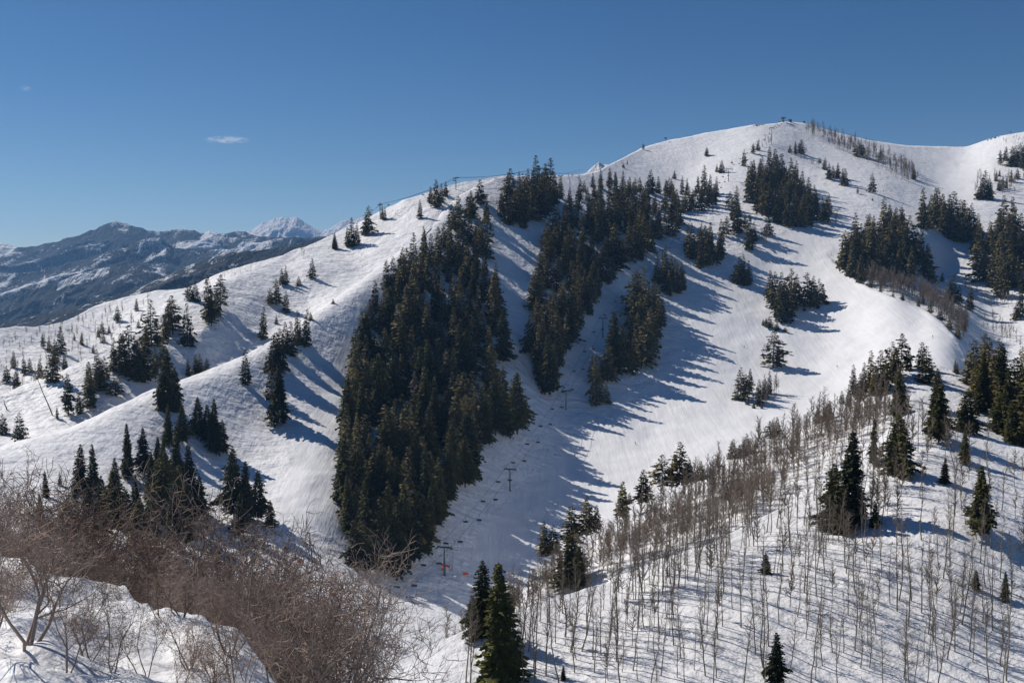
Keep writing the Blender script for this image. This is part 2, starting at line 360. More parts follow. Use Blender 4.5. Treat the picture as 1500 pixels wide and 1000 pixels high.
S_N = Sheet('aspen_slope', top_n, [(500, 1090), (1660, 1090)], nn_pts, M_SNOW_N, 505, 1650, 2.5, 200, n_near, 70, 0.5, None, 'near snowy hillside scattered with bare aspens')

f_pts = [(-60, 800, 9.6), (0, 815, 9), (50, 825, 8.8), (130, 850, 8.2), (200, 882, 7.4), (280, 900, 6.9), (350, 937, 6.2), (390, 970, 5.7), (430, 1005, 5.4), (470, 1040, 5.1), (600, 1130, 4.5), (900, 1260, 3.8), (0, 1000, 4.3), (200, 1000, 4.6), (400, 1020, 5.0), (0, 900, 6.2), (150, 930, 5.9), (0, 1200, 2.9), (300, 1200, 3.0), (600, 1250, 3.2), (-200, 900, 6.5)]
top_f = [(-220, 770), (-60, 802), (0, 815), (50, 825), (130, 850), (200, 880), (280, 898), (350, 936), (390, 968), (430, 1004), (470, 1040), (600, 1130), (900, 1260)]
S_F = Sheet('foreground_snowbank', top_f, [(-220, 1200), (300, 1250), (900, 1330)], f_pts, M_SNOW_F, -200, 880, 4, 110, n_fore, 70, 0.16, None, 'lumpy foreground snowbank falling away under the oak brush')

# ------------------------------------------------------------------ far mountains
def far_mat(name, scale, forest, snow_bias):
    m, nt, b = mat_base(name, (0.7, 0.7, 0.72), 0.85, 0.1)
    vec = objco(nt); streak = objco(nt, (1, 0.6, 0.30))
    at = N(nt, 'ShaderNodeAttribute', attribute_name='snowy')
    f = mathn(nt, 'ADD', mathn(nt, 'MULTIPLY', noise(nt, scale, 5, 0.6, vec), 0.8), at.outputs['Fac'])
    f = mathn(nt, 'ADD', f, mathn(nt, 'MULTIPLY', noise(nt, scale * 4, 5, 0.75, streak), 0.9))
    f = mathn(nt, 'ADD', f, mathn(nt, 'MULTIPLY', noise(nt, scale * 22, 3, 0.8, vec), 0.8))
    c = ramp(nt, f, [(0.0, forest), (0.5, forest), (1.0, (0.72, 0.73, 0.75))])
    r = c.node; el = r.color_ramp.elements; lo = 1.39 - snow_bias
    for e, x in zip(el, (0.30, 0.46, 0.56)): e.position = x
    g_ = mathn(nt, 'ADD', mathn(nt, 'MULTIPLY', mathn(nt, 'SUBTRACT', f, lo), 1.0), 0.46)
    nt.links.new(g_, r.inputs['Fac'])
    nt.links.new(c, b.inputs['Base Color'])
    bp = N(nt, 'ShaderNodeBump'); bp.inputs['Distance'].default_value = 1.0
    hh = mathn(nt, 'ADD', mathn(nt, 'MULTIPLY', noise(nt, scale * 3, 5, 0.6, streak), 150.0), mathn(nt, 'MULTIPLY', noise(nt, scale * 16, 3, 0.8, vec), 22.0))
    nt.links.new(hh, bp.inputs['Height']); nt.links.new(bp.outputs['Normal'], b.inputs['Normal'])
    return m
FOREST = (0.016, 0.022, 0.026)
def far_range(name, top, bot, d_top, d_bot, amp, wl, seed, mat, u0, u1, du, nv, label, snow_line=None, crag=6.0):
    top = np.array(top, float); us = np.arange(u0, u1 + du, du)
    vt = np.interp(us, top[:, 0], top[:, 1]) 
    bot = np.array(bot, float); vb = np.interp(us, bot[:, 0], bot[:, 1])
    t = np.linspace(0, 1, nv)[None]
    U = np.repeat(us[:, None], nv, 1); V = vb[:, None] + (vt - vb)[:, None] * t
    d = d_bot + (d_top - d_bot) * t ** 0.9 + 0 * U
    x, y, z = bearing(U, V); P = np.stack([x * d, y * d, z * d], -1)
    rg = ridged(P[..., 0] / wl, P[..., 1] / (wl * 1.3), seed)
    fade = 1 - 0.80 * np.clip((t - 0.7) / 0.3, 0, 1)
    # spurs and gullies: push the face in and out along the ground
    P[..., 1] -= amp * rg * fade
    P[..., 0] += 0.25 * amp * fbm(P[..., 0] / wl + 7, P[..., 2] / wl, seed + 9) * fade
    P[..., 2] += crag * 1.6 * ridged(P[..., 0] / 160.0, P[..., 1] / 160.0, seed + 5, 4) 
    last = P[:, -1]; B = []
    for k in (60, 250, 700):
        B.append(last + np.array([0, k, -0.55 * k]))
    P = np.concatenate([P, np.stack(B, 1)], 1)
    nu, nt_ = P.shape[:2]; idx = np.arange(nu * nt_).reshape(nu, nt_)
    q = np.stack([idx[:-1, :-1], idx[1:, :-1], idx[1:, 1:], idx[:-1, 1:]], -1).reshape(-1, 4)
    me = mesh_np(name, P.reshape(-1, 3), q, mats=[mat], smooth=True)
    sn = np.zeros((nu, nt_)); 
    X0, Y0, Z0 = P[:, :nv, 0], P[:, :nv, 1], P[:, :nv, 2]
    c1 = 0.5 - 2 * np.abs(vnoise(X0 / (wl * .30), Y0 / (wl * .45) + Z0 / (wl * 0.6), seed + 21)); c2 = 0.5 - 2 * np.abs(vnoise(X0 / (wl * .12), Y0 / (wl * .3) + Z0 / (wl * 0.5), seed + 22))
    sn[:, :nv] = 0.16 * (rg - 0.35) + 0.9 * np.clip(c1 - 0.30, 0, 0.2) + 0.8 * np.clip(c2 - 0.30, 0, 0.2) * np.clip(rg + 0.4, 0, 1)
    if snow_line is not None: sn[:, :nv] += snow_line(U, V, t)
    at = me.attributes.new('snowy', 'FLOAT', 'POINT'); at.data.foreach_set('value', sn.astype(np.float32).ravel())
    return tag(obj(name, me), label, None, None, 'structure')

MF1 = far_mat('far_forest', 0.0028, FOREST, 0.01)
MF2 = far_mat('far_forest_dark', 0.0035, FOREST, -0.04)
MF3 = far_mat('far_snow', 0.004, FOREST, 0.6)
far_range('distant_mountain', [(280, 380), (330, 354), (352, 343), (370, 338), (385, 327), (400, 323), (413, 319), (425, 321), (436, 319), (447, 326), (460, 334), (475, 339), (487, 334), (500, 326), (520, 320), (560, 312), (640, 318)],
    [(280, 440), (640, 400)], 12500, 10500, 380, 900, 41, MF3, 285, 620, 1.2, 60, 'far white rocky summit beyond the blue forested range', None, 16)
far_range('distant_mountain', [(-160, 352), (-40, 349), (0, 355), (12, 356), (30, 363), (60, 362), (85, 355), (100, 350), (120, 343), (140, 337), (152, 330), (163, 327), (172, 326), (185, 328), (200, 333), (218, 339), (235, 341), (250, 339), (265, 336), (282, 338), (300, 343), (312, 339), (330, 344), (345, 341), (360, 341), (390, 347), (430, 350), (480, 346), (560, 340)],
    [(-160, 470), (560, 420)], 8800, 7000, 520, 1100, 51, MF1, -150, 540, 1.5, 90, 'blue forested mountain range with a snow dusted pyramid summit',
    lambda U, V, t: np.where(U < 35, 0.35, 0) + 0.28 * np.exp(-((U - 178) / 14) ** 2) * (t > 0.86) + 0.22 * np.exp(-((U - 315) / 14) ** 2) * (t > 0.7), 11)
far_range('distant_mountain', [(-160, 425), (-40, 412), (0, 404), (33, 400), (70, 392), (100, 385), (133, 377), (170, 366), (200, 355), (215, 350), (232, 349), (245, 356), (253, 363), (275, 366), (300, 365), (333, 367), (350, 364), (367, 359), (400, 352), (433, 347), (460, 352), (483, 350), (560, 345)],
    [(-160, 500), (560, 420)], 7000, 5900, 420, 800, 61, MF1, -150, 540, 1.5, 80, 'middle blue range with a bright snowy shoulder',
    lambda U, V, t: 0.34 * np.exp(-((U - 228) / 24) ** 2) * (t > 0.55) + 0.30 * np.exp(-((U - 380) / 40) ** 2) * (t > 0.6) + 0.15 * (U < 60), 8)
far_range('distant_mountain', [(-160, 490), (-40, 458), (0, 445), (40, 428), (83, 413), (110, 404), (127, 401), (145, 396), (160, 392), (185, 390), (213, 388), (240, 396), (262, 404), (300, 395), (340, 392), (400, 385), (560, 380)],
    [(-160, 540), (560, 440)], 5600, 4800, 300, 600, 71, MF2, -150, 540, 1.5, 70, 'dark lower forest ridge striped with snow gullies',
    lambda U, V, t: 0.30 * (t > 0.86) * (U > 85) * (U < 165), 7)
far_range('distant_mountain', [(-160, 505), (0, 474), (60, 462), (110, 450), (160, 437), (200, 422), (253, 403), (290, 388), (320, 378), (345, 371), (400, 366), (450, 356), (500, 338), (520, 331), (560, 318)],
    [(-160, 560), (560, 400)], 3600, 2900, 180, 380, 81, MF2, -150, 545, 1.5, 70, 'nearest dark forested ridge behind the left snow crest', None, 5)
far_range('distant_mountain', [(820, 275), (846, 263), (855, 256), (866, 247), (874, 241), (878, 239), (884, 243), (891, 243), (905, 250), (940, 262)],
    [(820, 320), (940, 320)], 5200, 4600, 160, 400, 91, MF3, 822, 938, 1.0, 50, 'small white peak poking out behind the ski mountain', None, 9)

# the floor of the valley, out to the horizon
gm, gnt, gb = mat_base('valley_snow_forest', (0.3, 0.3, 0.32), 0.9, 0.1)
gnt.links.new(ramp(gnt, noise(gnt, 0.003, 6, 0.65, objco(gnt)), [(0.45, FOREST), (0.6, (0.7, 0.71, 0.74))]), gb.inputs['Base Color'])
g = MB(); k = 24
gx = np.linspace(-15900, 15900, k); gy = np.linspace(-2900, 15900, k)
GX, GY = np.meshgrid(gx, gy, indexing='ij'); idx = np.arange(k * k).reshape(k, k)
me = mesh_np('ground', np.stack([GX, GY, np.full_like(GX, -640.0)], -1), np.stack([idx[:-1, :-1], idx[1:, :-1], idx[1:, 1:], idx[:-1, 1:]], -1).reshape(-1, 4), mats=[gm])
tag(obj('ground', me), 'valley floor of snow and forest far below', None, None, 'structure')
#@@PART3

# ------------------------------------------------------------------ conifers
def conifer_arrays(seed, whorls, per, leaf_n, radius, z0, irregular, leaf_scale=1.0):
    """unit-height conifer: drooping branches of small needle sprays -> verts, quads, trunk verts, trunk quads"""
    r = np.random.default_rng(seed)
    C = []; D = []; L = []; W = []; spine0 = []; spine1 = []
    ph = r.random() * 6.28
    lob = 1 + irregular * np.cos(np.arange(0, 6.28, 0.01) * 2 + ph)
    zs = z0 + (0.975 - z0) * (np.arange(whorls) / (whorls - 1)) ** 0.93
    for k, z in enumerate(zs):
        t = (z - z0) / (1 - z0)
        prof = radius * ((1 - t) ** 0.78) * min(1.0, 0.66 + 2.6 * t) + 0.010
        m = max(3, int(per * (0.55 + 0.45 * (1 - t))))
        wj = 1 + irregular * 1.2 * (r.random() - 0.5)
        for b in range(m):
            a = (b + r.random() * 0.8) * 6.283 / m + k * 2.4
            if r.random() < irregular * 0.28: continue
            rl = prof * (0.72 + 0.5 * r.random()) * wj * lob[int((a % 6.28) * 100) % len(lob)]
            droop = (0.10 + 0.28 * (1 - t)) * rl * (0.7 + 0.6 * r.random()) - 0.25 * rl * max(0, t - 0.6)
            zz = z + (r.random() - 0.5) * 0.5 * (0.9 - z0) / whorls
            dx, dy = math.cos(a), math.sin(a)
            spine0.append((0, 0, zz)); spine1.append((dx * rl * 0.8, dy * rl * 0.8, zz - droop * 0.8))
            n = max(3, int(leaf_n * (0.35 + 0.65 * rl / radius)))
            s = (np.arange(n) + r.random(n)) / n; s = 0.14 + 0.86 * s
            side = np.where(r.random(n) < 0.5, -1, 1) * (0.35 + 0.75 * r.random(n)) * (1 - 0.6 * s)
            ca, sa = np.cos(side), np.sin(side)
            dirx = dx * ca - dy * sa; diry = dx * sa + dy * ca
            C.append(np.column_stack([dx * rl * s, dy * rl * s, zz - droop * s ** 1.6 + (r.random(n) - 0.5) * 0.012]))
            D.append(np.column_stack([dirx, diry, -0.25 - 0.5 * r.random(n) + 0.35 * s]))
            ll = leaf_scale * (0.026 + 0.30 * rl) * (0.6 + 0.7 * r.random(n)) * (1.1 - 0.5 * s)
            L.append(ll); W.append(ll * (0.32 + 0.2 * r.random(n)))
    # leader
    C.append(np.array([[0, 0, 0.955], [0, 0, 0.965], [0, 0, 0.94]])); D.append(np.array([[0.1, 0, 1], [-0.1, 0.1, 1], [0, -0.2, 1.0]])); L.append(np.array([0.045, 0.035, 0.04])); W.append(np.array([0.008, 0.008, 0.01]))
    C = np.vstack(C); D = np.vstack(D); L = np.concatenate(L)[:, None]; W = np.concatenate(W)[:, None]
    D /= np.linalg.norm(D, axis=1, keepdims=True)
    up = np.random.default_rng(seed + 1).normal(size=D.shape) * 0.55 + np.array([0, 0, 1.0])
    sidev = np.cross(D, up); sidev /= np.linalg.norm(sidev, axis=1, keepdims=True) + 1e-9
    v = np.stack([C, C + D * L * 0.55 + sidev * W, C + D * L, C + D * L * 0.5 - sidev * W], 1).reshape(-1, 3)
    q = np.arange(len(v)).reshape(-1, 4)
    tz = np.linspace(-0.03, 0.96, 7); tr = 0.0135 * (1 - tz) ** 0.9 + 0.0006
    P = np.column_stack([0.004 * np.sin(tz * 9 + ph), 0.004 * np.cos(tz * 7), tz])
    tv, tq = tubes(P[:-1], P[1:], tr[:-1], tr[1:], 6)
    sv, sq = tubes(np.array(spine0), np.array(spine1), np.full(len(spine0), 0.0022), np.full(len(spine0), 0.0008), 3)
    return v, q, np.vstack([tv, sv]), np.vstack([tq, sq + len(tv)])

FAR_TREE = []; NEAR_TREE = []
for k, (rad, z0, irr) in enumerate([(0.125, 0.03, 0.25), (0.15, 0.04, 0.3), (0.105, 0.02, 0.2), (0.17, 0.06, 0.45), (0.135, 0.10, 0.5), (0.12, 0.05, 0.4), (0.16, 0.03, 0.25), (0.14, 0.16, 0.6)]):
    v, q, tv, tq = conifer_arrays(100 + k, 26, 9, 8, rad * 1.22, z0, irr, 1.15)
    V = np.vstack([v, tv]); Q = np.vstack([q, tq + len(v)]); mi = np.concatenate([np.zeros(len(q), int), np.ones(len(tq), int)])
    FAR_TREE.append((mesh_np('conifer', V, Q, mats=[M_NEEDLE, M_BARK], mat_q=mi), V, Q, mi))
for k, (rad, z0, irr) in enumerate([(0.165, 0.04, 0.3), (0.20, 0.05, 0.4), (0.14, 0.06, 0.3), (0.17, 0.12, 0.5)]):
    v, q, tv, tq = conifer_arrays(200 + k, 40, 12, 22, rad * 1.12, z0, irr, 0.75)
    NEAR_TREE.append((mesh_np('crown', v, q, mats=[M_NEEDLE_N]), mesh_np('trunk', tv, tq, mats=[M_BARK])))

# every conifer: dict(sheet, u, v, px height, place phrase, width, near?)
TREES = []
def hm(sheet, u, v, px):        # metres for a height in frame units
    p = sheet.at(u, v); return px * math.hypot(p[1], 0) / F * 1.02, p
def lone(sheet, place, items, group=None, near=False, lean=0, olive=False, bright=False, dead=False):
    for it in items:
        u, v, h = it[:3]; w = (it[3] if len(it) > 3 else 1.0) * ((1.14 if sheet is S_N else 0.94) if near else 1.18)
        TREES.append(dict(s=sheet, u=u, v=v, h=h, place=place, w=w, near=near, lone=True, group=group or 'conifers ' + place, lean=lean, olive=olive, bright=bright, dead=dead))
def grove(sheet, place, poly, n, hfun, seed, w=1.0, near=False, gap=0.75, holes=None):
    poly = np.array(poly, float); r = np.random.default_rng(seed)
    lo = poly.min(0); hi = poly.max(0); area = 0.5 * abs(np.dot(poly[:, 0], np.roll(poly[:, 1], 1)) - np.dot(poly[:, 1], np.roll(poly[:, 0], 1)))
    rad = gap * math.sqrt(area / n); got = []
    # a few along the edge first, so the outline follows the stand
    e = []
    for a, b in zip(poly, np.roll(poly, -1, 0)):
        m = max(1, int(np.hypot(*(b - a)) / (rad * 1.5)))
        for k in range(m): e.append(a + (b - a) * (k + 0.15 * r.random()) / m)
    cand = e + [lo + (hi - lo) * r.random(2) for _ in range(n * 60)]
    for i, c in enumerate(cand):
        if len(got) >= n: break
        if i >= len(e) and not inpoly(c[:1], c[1:], poly)[0]: continue
        if holes is not None and vnoise(c[0] / 26.0, c[1] / 34.0, seed + 40) < holes: continue
        if i < len(e): c = c + r.normal(size=2) * rad * 0.35
        if all(((c[0] - g[0]) ** 2 + (c[1] - g[1]) ** 2) > rad * rad for g in got): got.append(c)
    for c in got:
        h = hfun(c[0], c[1]) if callable(hfun) else hfun
        TREES.append(dict(s=sheet, u=c[0], v=c[1], h=h * (0.62 + 0.58 * r.random()), place=place, w=w * (0.88 + 0.34 * r.random()), near=near, lone=False, group='conifers ' + place, lean=0, olive=False, bright=False, dead=False))

# --- the stands (u, v in the frame are only used to find the spot on the ground)
G1 = [(514, 640), (508, 700), (512, 770), (524, 832), (575, 832), (606, 816), (628, 790), (646, 745), (688, 702), (692, 660), (706, 636), (716, 600), (720, 540), (724, 480), (719, 420), (712, 360), (708, 325), (690, 322), (660, 355), (625, 390), (580, 425), (552, 462), (534, 505), (524, 560)]
grove(S_MAIN, 'in the big central grove', G1, 245, lambda u, v: 31 + (v - 200) * 0.11, 1, 0.98, gap=0.60, holes=-0.31)
grove(S_MAIN, 'in the grove on the central ridge top', [(736, 305), (740, 325), (765, 330), (790, 322), (812, 305), (822, 292), (800, 288), (760, 290)], 30, 48, 2)
G2 = [(802, 372), (794, 410), (785, 470), (782, 515), (793, 573), (806, 570), (828, 515), (866, 447), (902, 400), (946, 376), (952, 350), (940, 325), (905, 305), (870, 300), (835, 305), (817, 335)]
grove(S_MAIN, 'in the long grove left of the chairlift', G2, 138, lambda u, v: 40 + (v - 300) * 0.10, 3, 0.98, gap=0.62, holes=-0.31)
grove(S_MAIN, 'in the clump above the long grove', [(937, 318), (942, 345), (965, 352), (990, 345), (993, 330), (985, 318), (960, 308)], 18, 40, 4)
grove(S_MAIN, 'in the clump below the bare summit slope', [(982, 292), (990, 308), (1030, 310), (1046, 300), (1048, 288), (1020, 283)], 20, 36, 5)
grove(S_MAIN, 'in the thin belt on the ridge shoulder', [(857, 278), (862, 292), (912, 302), (925, 288), (905, 275)], 14, 28, 6)
grove(S_MAIN, 'in the clump right of the upper lift towers', [(1008, 370), (1012, 382), (1022, 393), (1050, 390), (1058, 385), (1055, 372), (1030, 366)], 14, 48, 7)
grove(S_MAIN, 'in the clump right of the middle lift tower', [(966, 415), (970, 430), (990, 428), (1003, 425), (1000, 408), (980, 402)], 11, 45, 8)
grove(S_MAIN, 'in the grove between chairlift and run', [(917, 520), (920, 540), (935, 548), (955, 520), (967, 482), (965, 458), (940, 455), (922, 485)], 22, 64, 9)
grove(S_MAIN, 'in the dark grove under the summit', [(1100, 275), (1098, 298), (1119, 312), (1140, 328), (1160, 330), (1185, 327), (1218, 318), (1210, 310), (1195, 302), (1175, 288), (1160, 272), (1135, 262), (1114, 260)], 62, 40, 10)
grove(S_MAIN, 'in the knoll grove beside the run bend', [(1236, 385), (1234, 398), (1258, 408), (1275, 402), (1300, 405), (1330, 410), (1355, 408), (1358, 397), (1345, 384), (1325, 370), (1310, 346), (1280, 355), (1257, 368)], 48, 50, 11)
grove(S_MAIN, 'in the upper right bank of trees', [(1352, 328), (1355, 335), (1378, 342), (1400, 350), (1417, 356), (1432, 372), (1438, 362), (1428, 348), (1415, 338), (1390, 328), (1365, 322)], 26, 44, 12)
grove(S_MAIN, 'in the grove at the right edge', [(1438, 385), (1442, 415), (1452, 422), (1467, 438), (1480, 424), (1498, 428), (1535, 430), (1535, 385), (1495, 352), (1470, 352), (1452, 360)], 38, 54, 13)
grove(S_L2, 'in the dense stand behind the right aspens', [(1424, 560), (1434, 600), (1452, 625), (1475, 645), (1500, 655), (1545, 660), (1545, 600), (1500, 575), (1465, 570), (1440, 556)], 36, 74, 14, 1.15, True, 0.7)

lone(S_MAIN, 'at the lower right corner of the central grove', [(726, 640, 92, .85), (741, 641, 80, .85), (758, 638, 92, .85), (749, 622, 66, .85), (735, 606, 70, .85), (712, 652, 76, .85)])
lone(S_MAIN, 'standing in the chute beside the central grove', [(737, 530, 78), (728, 462, 58)])
lone(S_MAIN, 'on the upper edge of the central grove', [(566, 427, 46), (588, 412, 42), (704, 300, 36, 1.3), (690, 318, 40), (662, 330, 34)])
lone(S_MAIN, 'bleached gray and dead in the central grove', [(566, 612, 58, .7), (652, 566, 56, .7), (606, 596, 54, .7), (590, 700, 60, .7), (690, 560, 52, .7)], dead=True)
lone(S_B, 'on the skyline near the ridge lift', [(515, 362, 42), (509, 361, 28), (523, 360, 32), (540, 342, 42), (536, 345, 28), (490, 365, 22), (560, 321, 22, .7), (564, 322, 20, .7), (615, 320, 28), (640, 303, 40), (630, 297, 24), (647, 295, 27), (653, 286, 22), (596, 371, 9)])
lone(S_B, 'on the open slope under the left ridge', [(458, 407, 29), (491, 365, 23), (413, 417, 25, .8), (419, 416, 28, .8), (438, 417, 14, 1.5), (405, 445, 38), (396, 445, 25), (419, 457, 33), (405, 473, 14), (385, 497, 48)])
lone(S_B, 'in the tall clump below the left ridge crest', [(307, 470, 66), (323, 452, 50), (310, 477, 45), (318, 462, 36), (287, 440, 30), (277, 438, 26)])
lone(S_B, 'in the file of trees on the middle spur', [(275, 505, 63, .7), (253, 488, 58), (242, 495, 34), (246, 480, 44), (222, 508, 68), (214, 520, 40), (293, 543, 28), (276, 548, 26), (303, 540, 18), (287, 545, 30)])
lone(S_B, 'in the dense row on the middle spur', [(190, 550, 72), (205, 548, 55), (167, 545, 48), (180, 552, 62), (213, 560, 50), (200, 560, 60), (153, 557, 34), (143, 568, 55), (131, 580, 52), (228, 556, 48), (240, 540, 46)])
lone(S_B, 'along the lower left spur', [(100, 608, 62), (117, 605, 32), (132, 597, 60), (148, 572, 48), (84, 613, 18), (29, 645, 42), (4, 632, 32), (78, 560, 54)])
lone(S_C, 'scattered on the far left ridge', [(20, 537, 26), (25, 572, 32), (59, 560, 32), (63, 511, 22), (72, 516, 24), (90, 518, 40), (82, 530, 36), (109, 498, 12), (144, 492, 16), (150, 486, 19), (152, 503, 15), (160, 486, 12), (172, 470, 24), (200, 455, 18), (203, 480, 13), (137, 516, 13), (207, 470, 10), (44, 545, 22), (36, 548, 26), (120, 505, 18), (95, 540, 24), (10, 560, 26), (180, 500, 14), (50, 585, 28)])
lone(S_B, 'with olive foliage on the middle spur', [(170, 582, 28, 1.9)], olive=True)
lone(S_MAIN, 'on the crest of the near left spur', [(437, 503, 50), (448, 506, 54), (427, 520, 50), (410, 540, 60), (400, 545, 55), (455, 470, 12, 1.4), (488, 447, 8, 1.6), (418, 512, 42)])
lone(S_MAIN, 'on the flank below the near left spur', [(360, 563, 52), (408, 617, 86), (406, 545, 60), (401, 585, 55)])
lone(S_MAIN, 'in the column above the oak brush', [(246, 602, 92, 1.1), (258, 602, 66), (246, 650, 60), (236, 598, 50), (268, 650, 58), (290, 640, 62), (303, 648, 58), (314, 660, 78), (325, 660, 48)], near=True)
lone(S_MAIN, 'rising out of the oak brush on the left', [(187, 700, 82), (211, 700, 75), (233, 702, 64), (260, 748, 118, 1.1), (280, 748, 98), (246, 768, 112, 1.1), (230, 760, 88), (118, 725, 75), (138, 725, 75), (88, 712, 22), (68, 730, 40), (150, 760, 64), (200, 770, 80), (275, 790, 90), (262, 772, 96), (222, 735, 76), (292, 765, 70), (240, 725, 84), (110, 770, 62), (170, 735, 66), (255, 800, 100), (225, 810, 92), (60, 775, 50)], near=True)
lone(S_MAIN, 'with olive foliage amid the oak brush', [(167, 768, 80, 1.9), (184, 778, 64, 1.9), (135, 800, 86, 1.6), (205, 815, 84, 1.6), (100, 790, 60, 1.7)], near=True, olive=True)
lone(S_MAIN, 'in the trio of tall trees above the brush', [(343, 762, 106), (361, 768, 92), (378, 765, 76), (396, 775, 42), (352, 785, 66)], near=True)
lone(S_MAIN, 'beside the middle of the lift line', [(900, 547, 92), (890, 560, 54), (908, 542, 62), (882, 562, 40), (874, 593, 74, .7), (868, 565, 46, .7), (888, 590, 30)])
lone(S_MAIN, 'along the upper edge of the lift clearing', [(920, 290, 26), (930, 285, 23), (937, 284, 23), (953, 284, 34, 1.2), (965, 284, 25), (980, 284, 24), (988, 262, 13, 1.3), (975, 283, 20), (945, 300, 30), (903, 300, 30)])
lone(S_MAIN, 'on the bare white shoulder of the summit', [(942, 219, 9), (913, 247, 8), (919, 241, 7), (1035, 228, 13, 1.5), (1057, 253, 18, 1.6), (1072, 239, 5), (1050, 252, 12)])
lone(S_MAIN, 'near the upper lift towers below the summit', [(1090, 244, 25, .7), (1103, 226, 15, 1.3), (1110, 221, 14, 1.2), (1157, 224, 13), (1165, 225, 19), (1173, 225, 21, 1.3)])
lone(S_MAIN, 'in the line stepping down below the summit', [(1201, 239, 8), (1208, 250, 18), (1214, 264, 23), (1227, 262, 22), (1237, 273, 26), (1234, 270, 22), (1220, 262, 18), (1256, 285, 10)])
lone(S_MAIN, 'alone on the upper groomed face', [(1277, 283, 29, .8), (1278, 295, 5)])
lone(S_MAIN, 'against the gray aspen belt by the summit', [(1258, 230, 22, 1.4), (1264, 230, 19, 1.2), (1290, 237, 17), (1338, 264, 22, .9)])
lone(S_MAIN, 'in the small triangle clump at the bowl foot', [(1431, 292, 14), (1441, 291, 40), (1448, 292, 30), (1451, 293, 26), (1436, 292, 24)])
lone(S_MAIN, 'on the upper right shoulder', [(1465, 242, 22), (1473, 236, 21), (1482, 244, 30), (1487, 243, 30), (1494, 236, 27), (1499, 242, 30), (1464, 258, 10), (1459, 265, 14), (1481, 266, 18), (1468, 278, 18), (1474, 276, 15), (1463, 280, 18), (1497, 250, 22), (1490, 262, 16)])
lone(S_MAIN, 'in the ragged row left of the summit grove', [(1078, 315, 42), (1079, 342, 50), (1069, 308, 27), (1064, 346, 30), (1091, 335, 24), (1097, 364, 50), (1125, 345, 30), (1104, 352, 28), (1072, 322, 26)])
lone(S_MAIN, 'leaning over the knoll grove', [(1302, 338, 38), (1321, 335, 30, 1.3), (1310, 345, 32), (1296, 345, 30)])
lone(S_MAIN, 'at the foot of the gully right of the knoll', [(1380, 413, 15), (1396, 442, 40), (1390, 440, 32), (1420, 455, 38, 1.2), (1404, 446, 30), (1365, 415, 26), (1494, 466, 40), (1488, 470, 24)])
lone(S_MAIN, 'in the aspen band by the run edge', [(1322, 440, 14, 1.2), (1345, 448, 16, 1.2), (1362, 458, 18, 1.2), (1377, 468, 20, 1.3), (1390, 478, 18, 1.3), (1403, 488, 20, 1.3), (1412, 482, 18), (1308, 433, 12), (1352, 440, 16), (1290, 428, 12), (1275, 422, 12)])
lone(S_MAIN, 'in the big island of trees on the run', [(1128, 440, 44), (1135, 450, 52), (1145, 455, 56), (1150, 472, 60, 1.2), (1140, 464, 50), (1160, 447, 52), (1166, 442, 40), (1155, 460, 46), (1162, 456, 40)])
lone(S_MAIN, 'in the smaller island right of the big one', [(1182, 450, 50, 1.2), (1192, 448, 44), (1200, 445, 36), (1206, 443, 22, 1.3), (1187, 452, 40)])
lone(S_MAIN, 'low and bushy at the foot of the islands', [(1118, 474, 9, 1.8), (1127, 478, 17, 1.6), (1138, 482, 13, 1.8), (1150, 485, 8, 1.8), (1122, 472, 8, 1.8), (1198, 452, 9, 1.8), (1210, 447, 9, 1.8), (1178, 456, 8, 1.8)])
lone(S_MAIN, 'broad and solitary in the middle of the run', [(1132, 538, 54, 1.35), (1139, 536, 30, 1.3)])
lone(S_MAIN, 'in the lower island with bare aspens', [(1085, 585, 48, 1.1), (1098, 577, 38), (1112, 592, 38), (1127, 577, 34), (1120, 584, 30), (1092, 581, 34), (1104, 597, 9, 1.8), (1116, 598, 8, 1.8), (1095, 592, 8, 1.8)])
lone(S_MAIN, 'in the tight pair of columns on the run', [(1083, 417, 42), (1088, 416, 44, .9), (1097, 415, 34), (1093, 418, 26), (1080, 412, 30)])
lone(S_L2, 'in the clump on the spur crest by the run', [(1250, 580, 46), (1275, 574, 60), (1265, 575, 44), (1288, 572, 58), (1303, 556, 56), (1318, 550, 62), (1310, 560, 52), (1330, 540, 36), (1350, 540, 40), (1356, 562, 55, 1.2), (1296, 575, 40), (1258, 584, 38), (1283, 580, 44)])
lone(S_L2, 'at the snowy brow by the cat road', [(1399, 546, 22, 1.2), (1402, 548, 18), (1374, 602, 62, 1.2), (1314, 606, 66, 1.1), (1322, 604, 48), (1369, 600, 48)], near=True)
lone(S_N, 'on the right brow of the aspen slope', [(1375, 650, 88, 1.1), (1314, 696, 90, 1.15), (1279, 682, 72, .7), (1416, 632, 66, 1.1), (1412, 676, 52, .8), (1366, 640, 60)], near=True)
lone(S_N, 'big and dark in the middle of the aspen slope', [(1246, 768, 142, 1.15), (1221, 780, 104, .9), (1281, 772, 40, 1.1)], near=True)
lone(S_N, 'standing by itself at the right of the aspen slope', [(1436, 786, 106, 1.2)], near=True)
lone(S_N, 'spindly among the aspen trunks', [(1383, 708, 40), (1429, 863, 32, 1.0), (1472, 880, 46, .8), (1122, 840, 34, .9), (1138, 1006, 84, 0.85), (825, 996, 24, 1.1)], near=True)
lone(S_L2, 'poking above the aspens along the spur crest', [(995, 706, 62, 1.34), (970, 714, 52, 1.34), (1010, 703, 34, 1.22), (1025, 701, 29, 1.46), (1050, 684, 15, 1.22), (942, 731, 47, 1.34), (912, 757, 54, 1.22), (922, 738, 18, 1.22), (858, 779, 56, 1.22), (874, 774, 36, 1.34), (837, 792, 54, 1.34), (798, 810, 50, 1.22), (810, 808, 43, 1.22), (838, 856, 76, 1.34), (848, 858, 63, 1.22)])
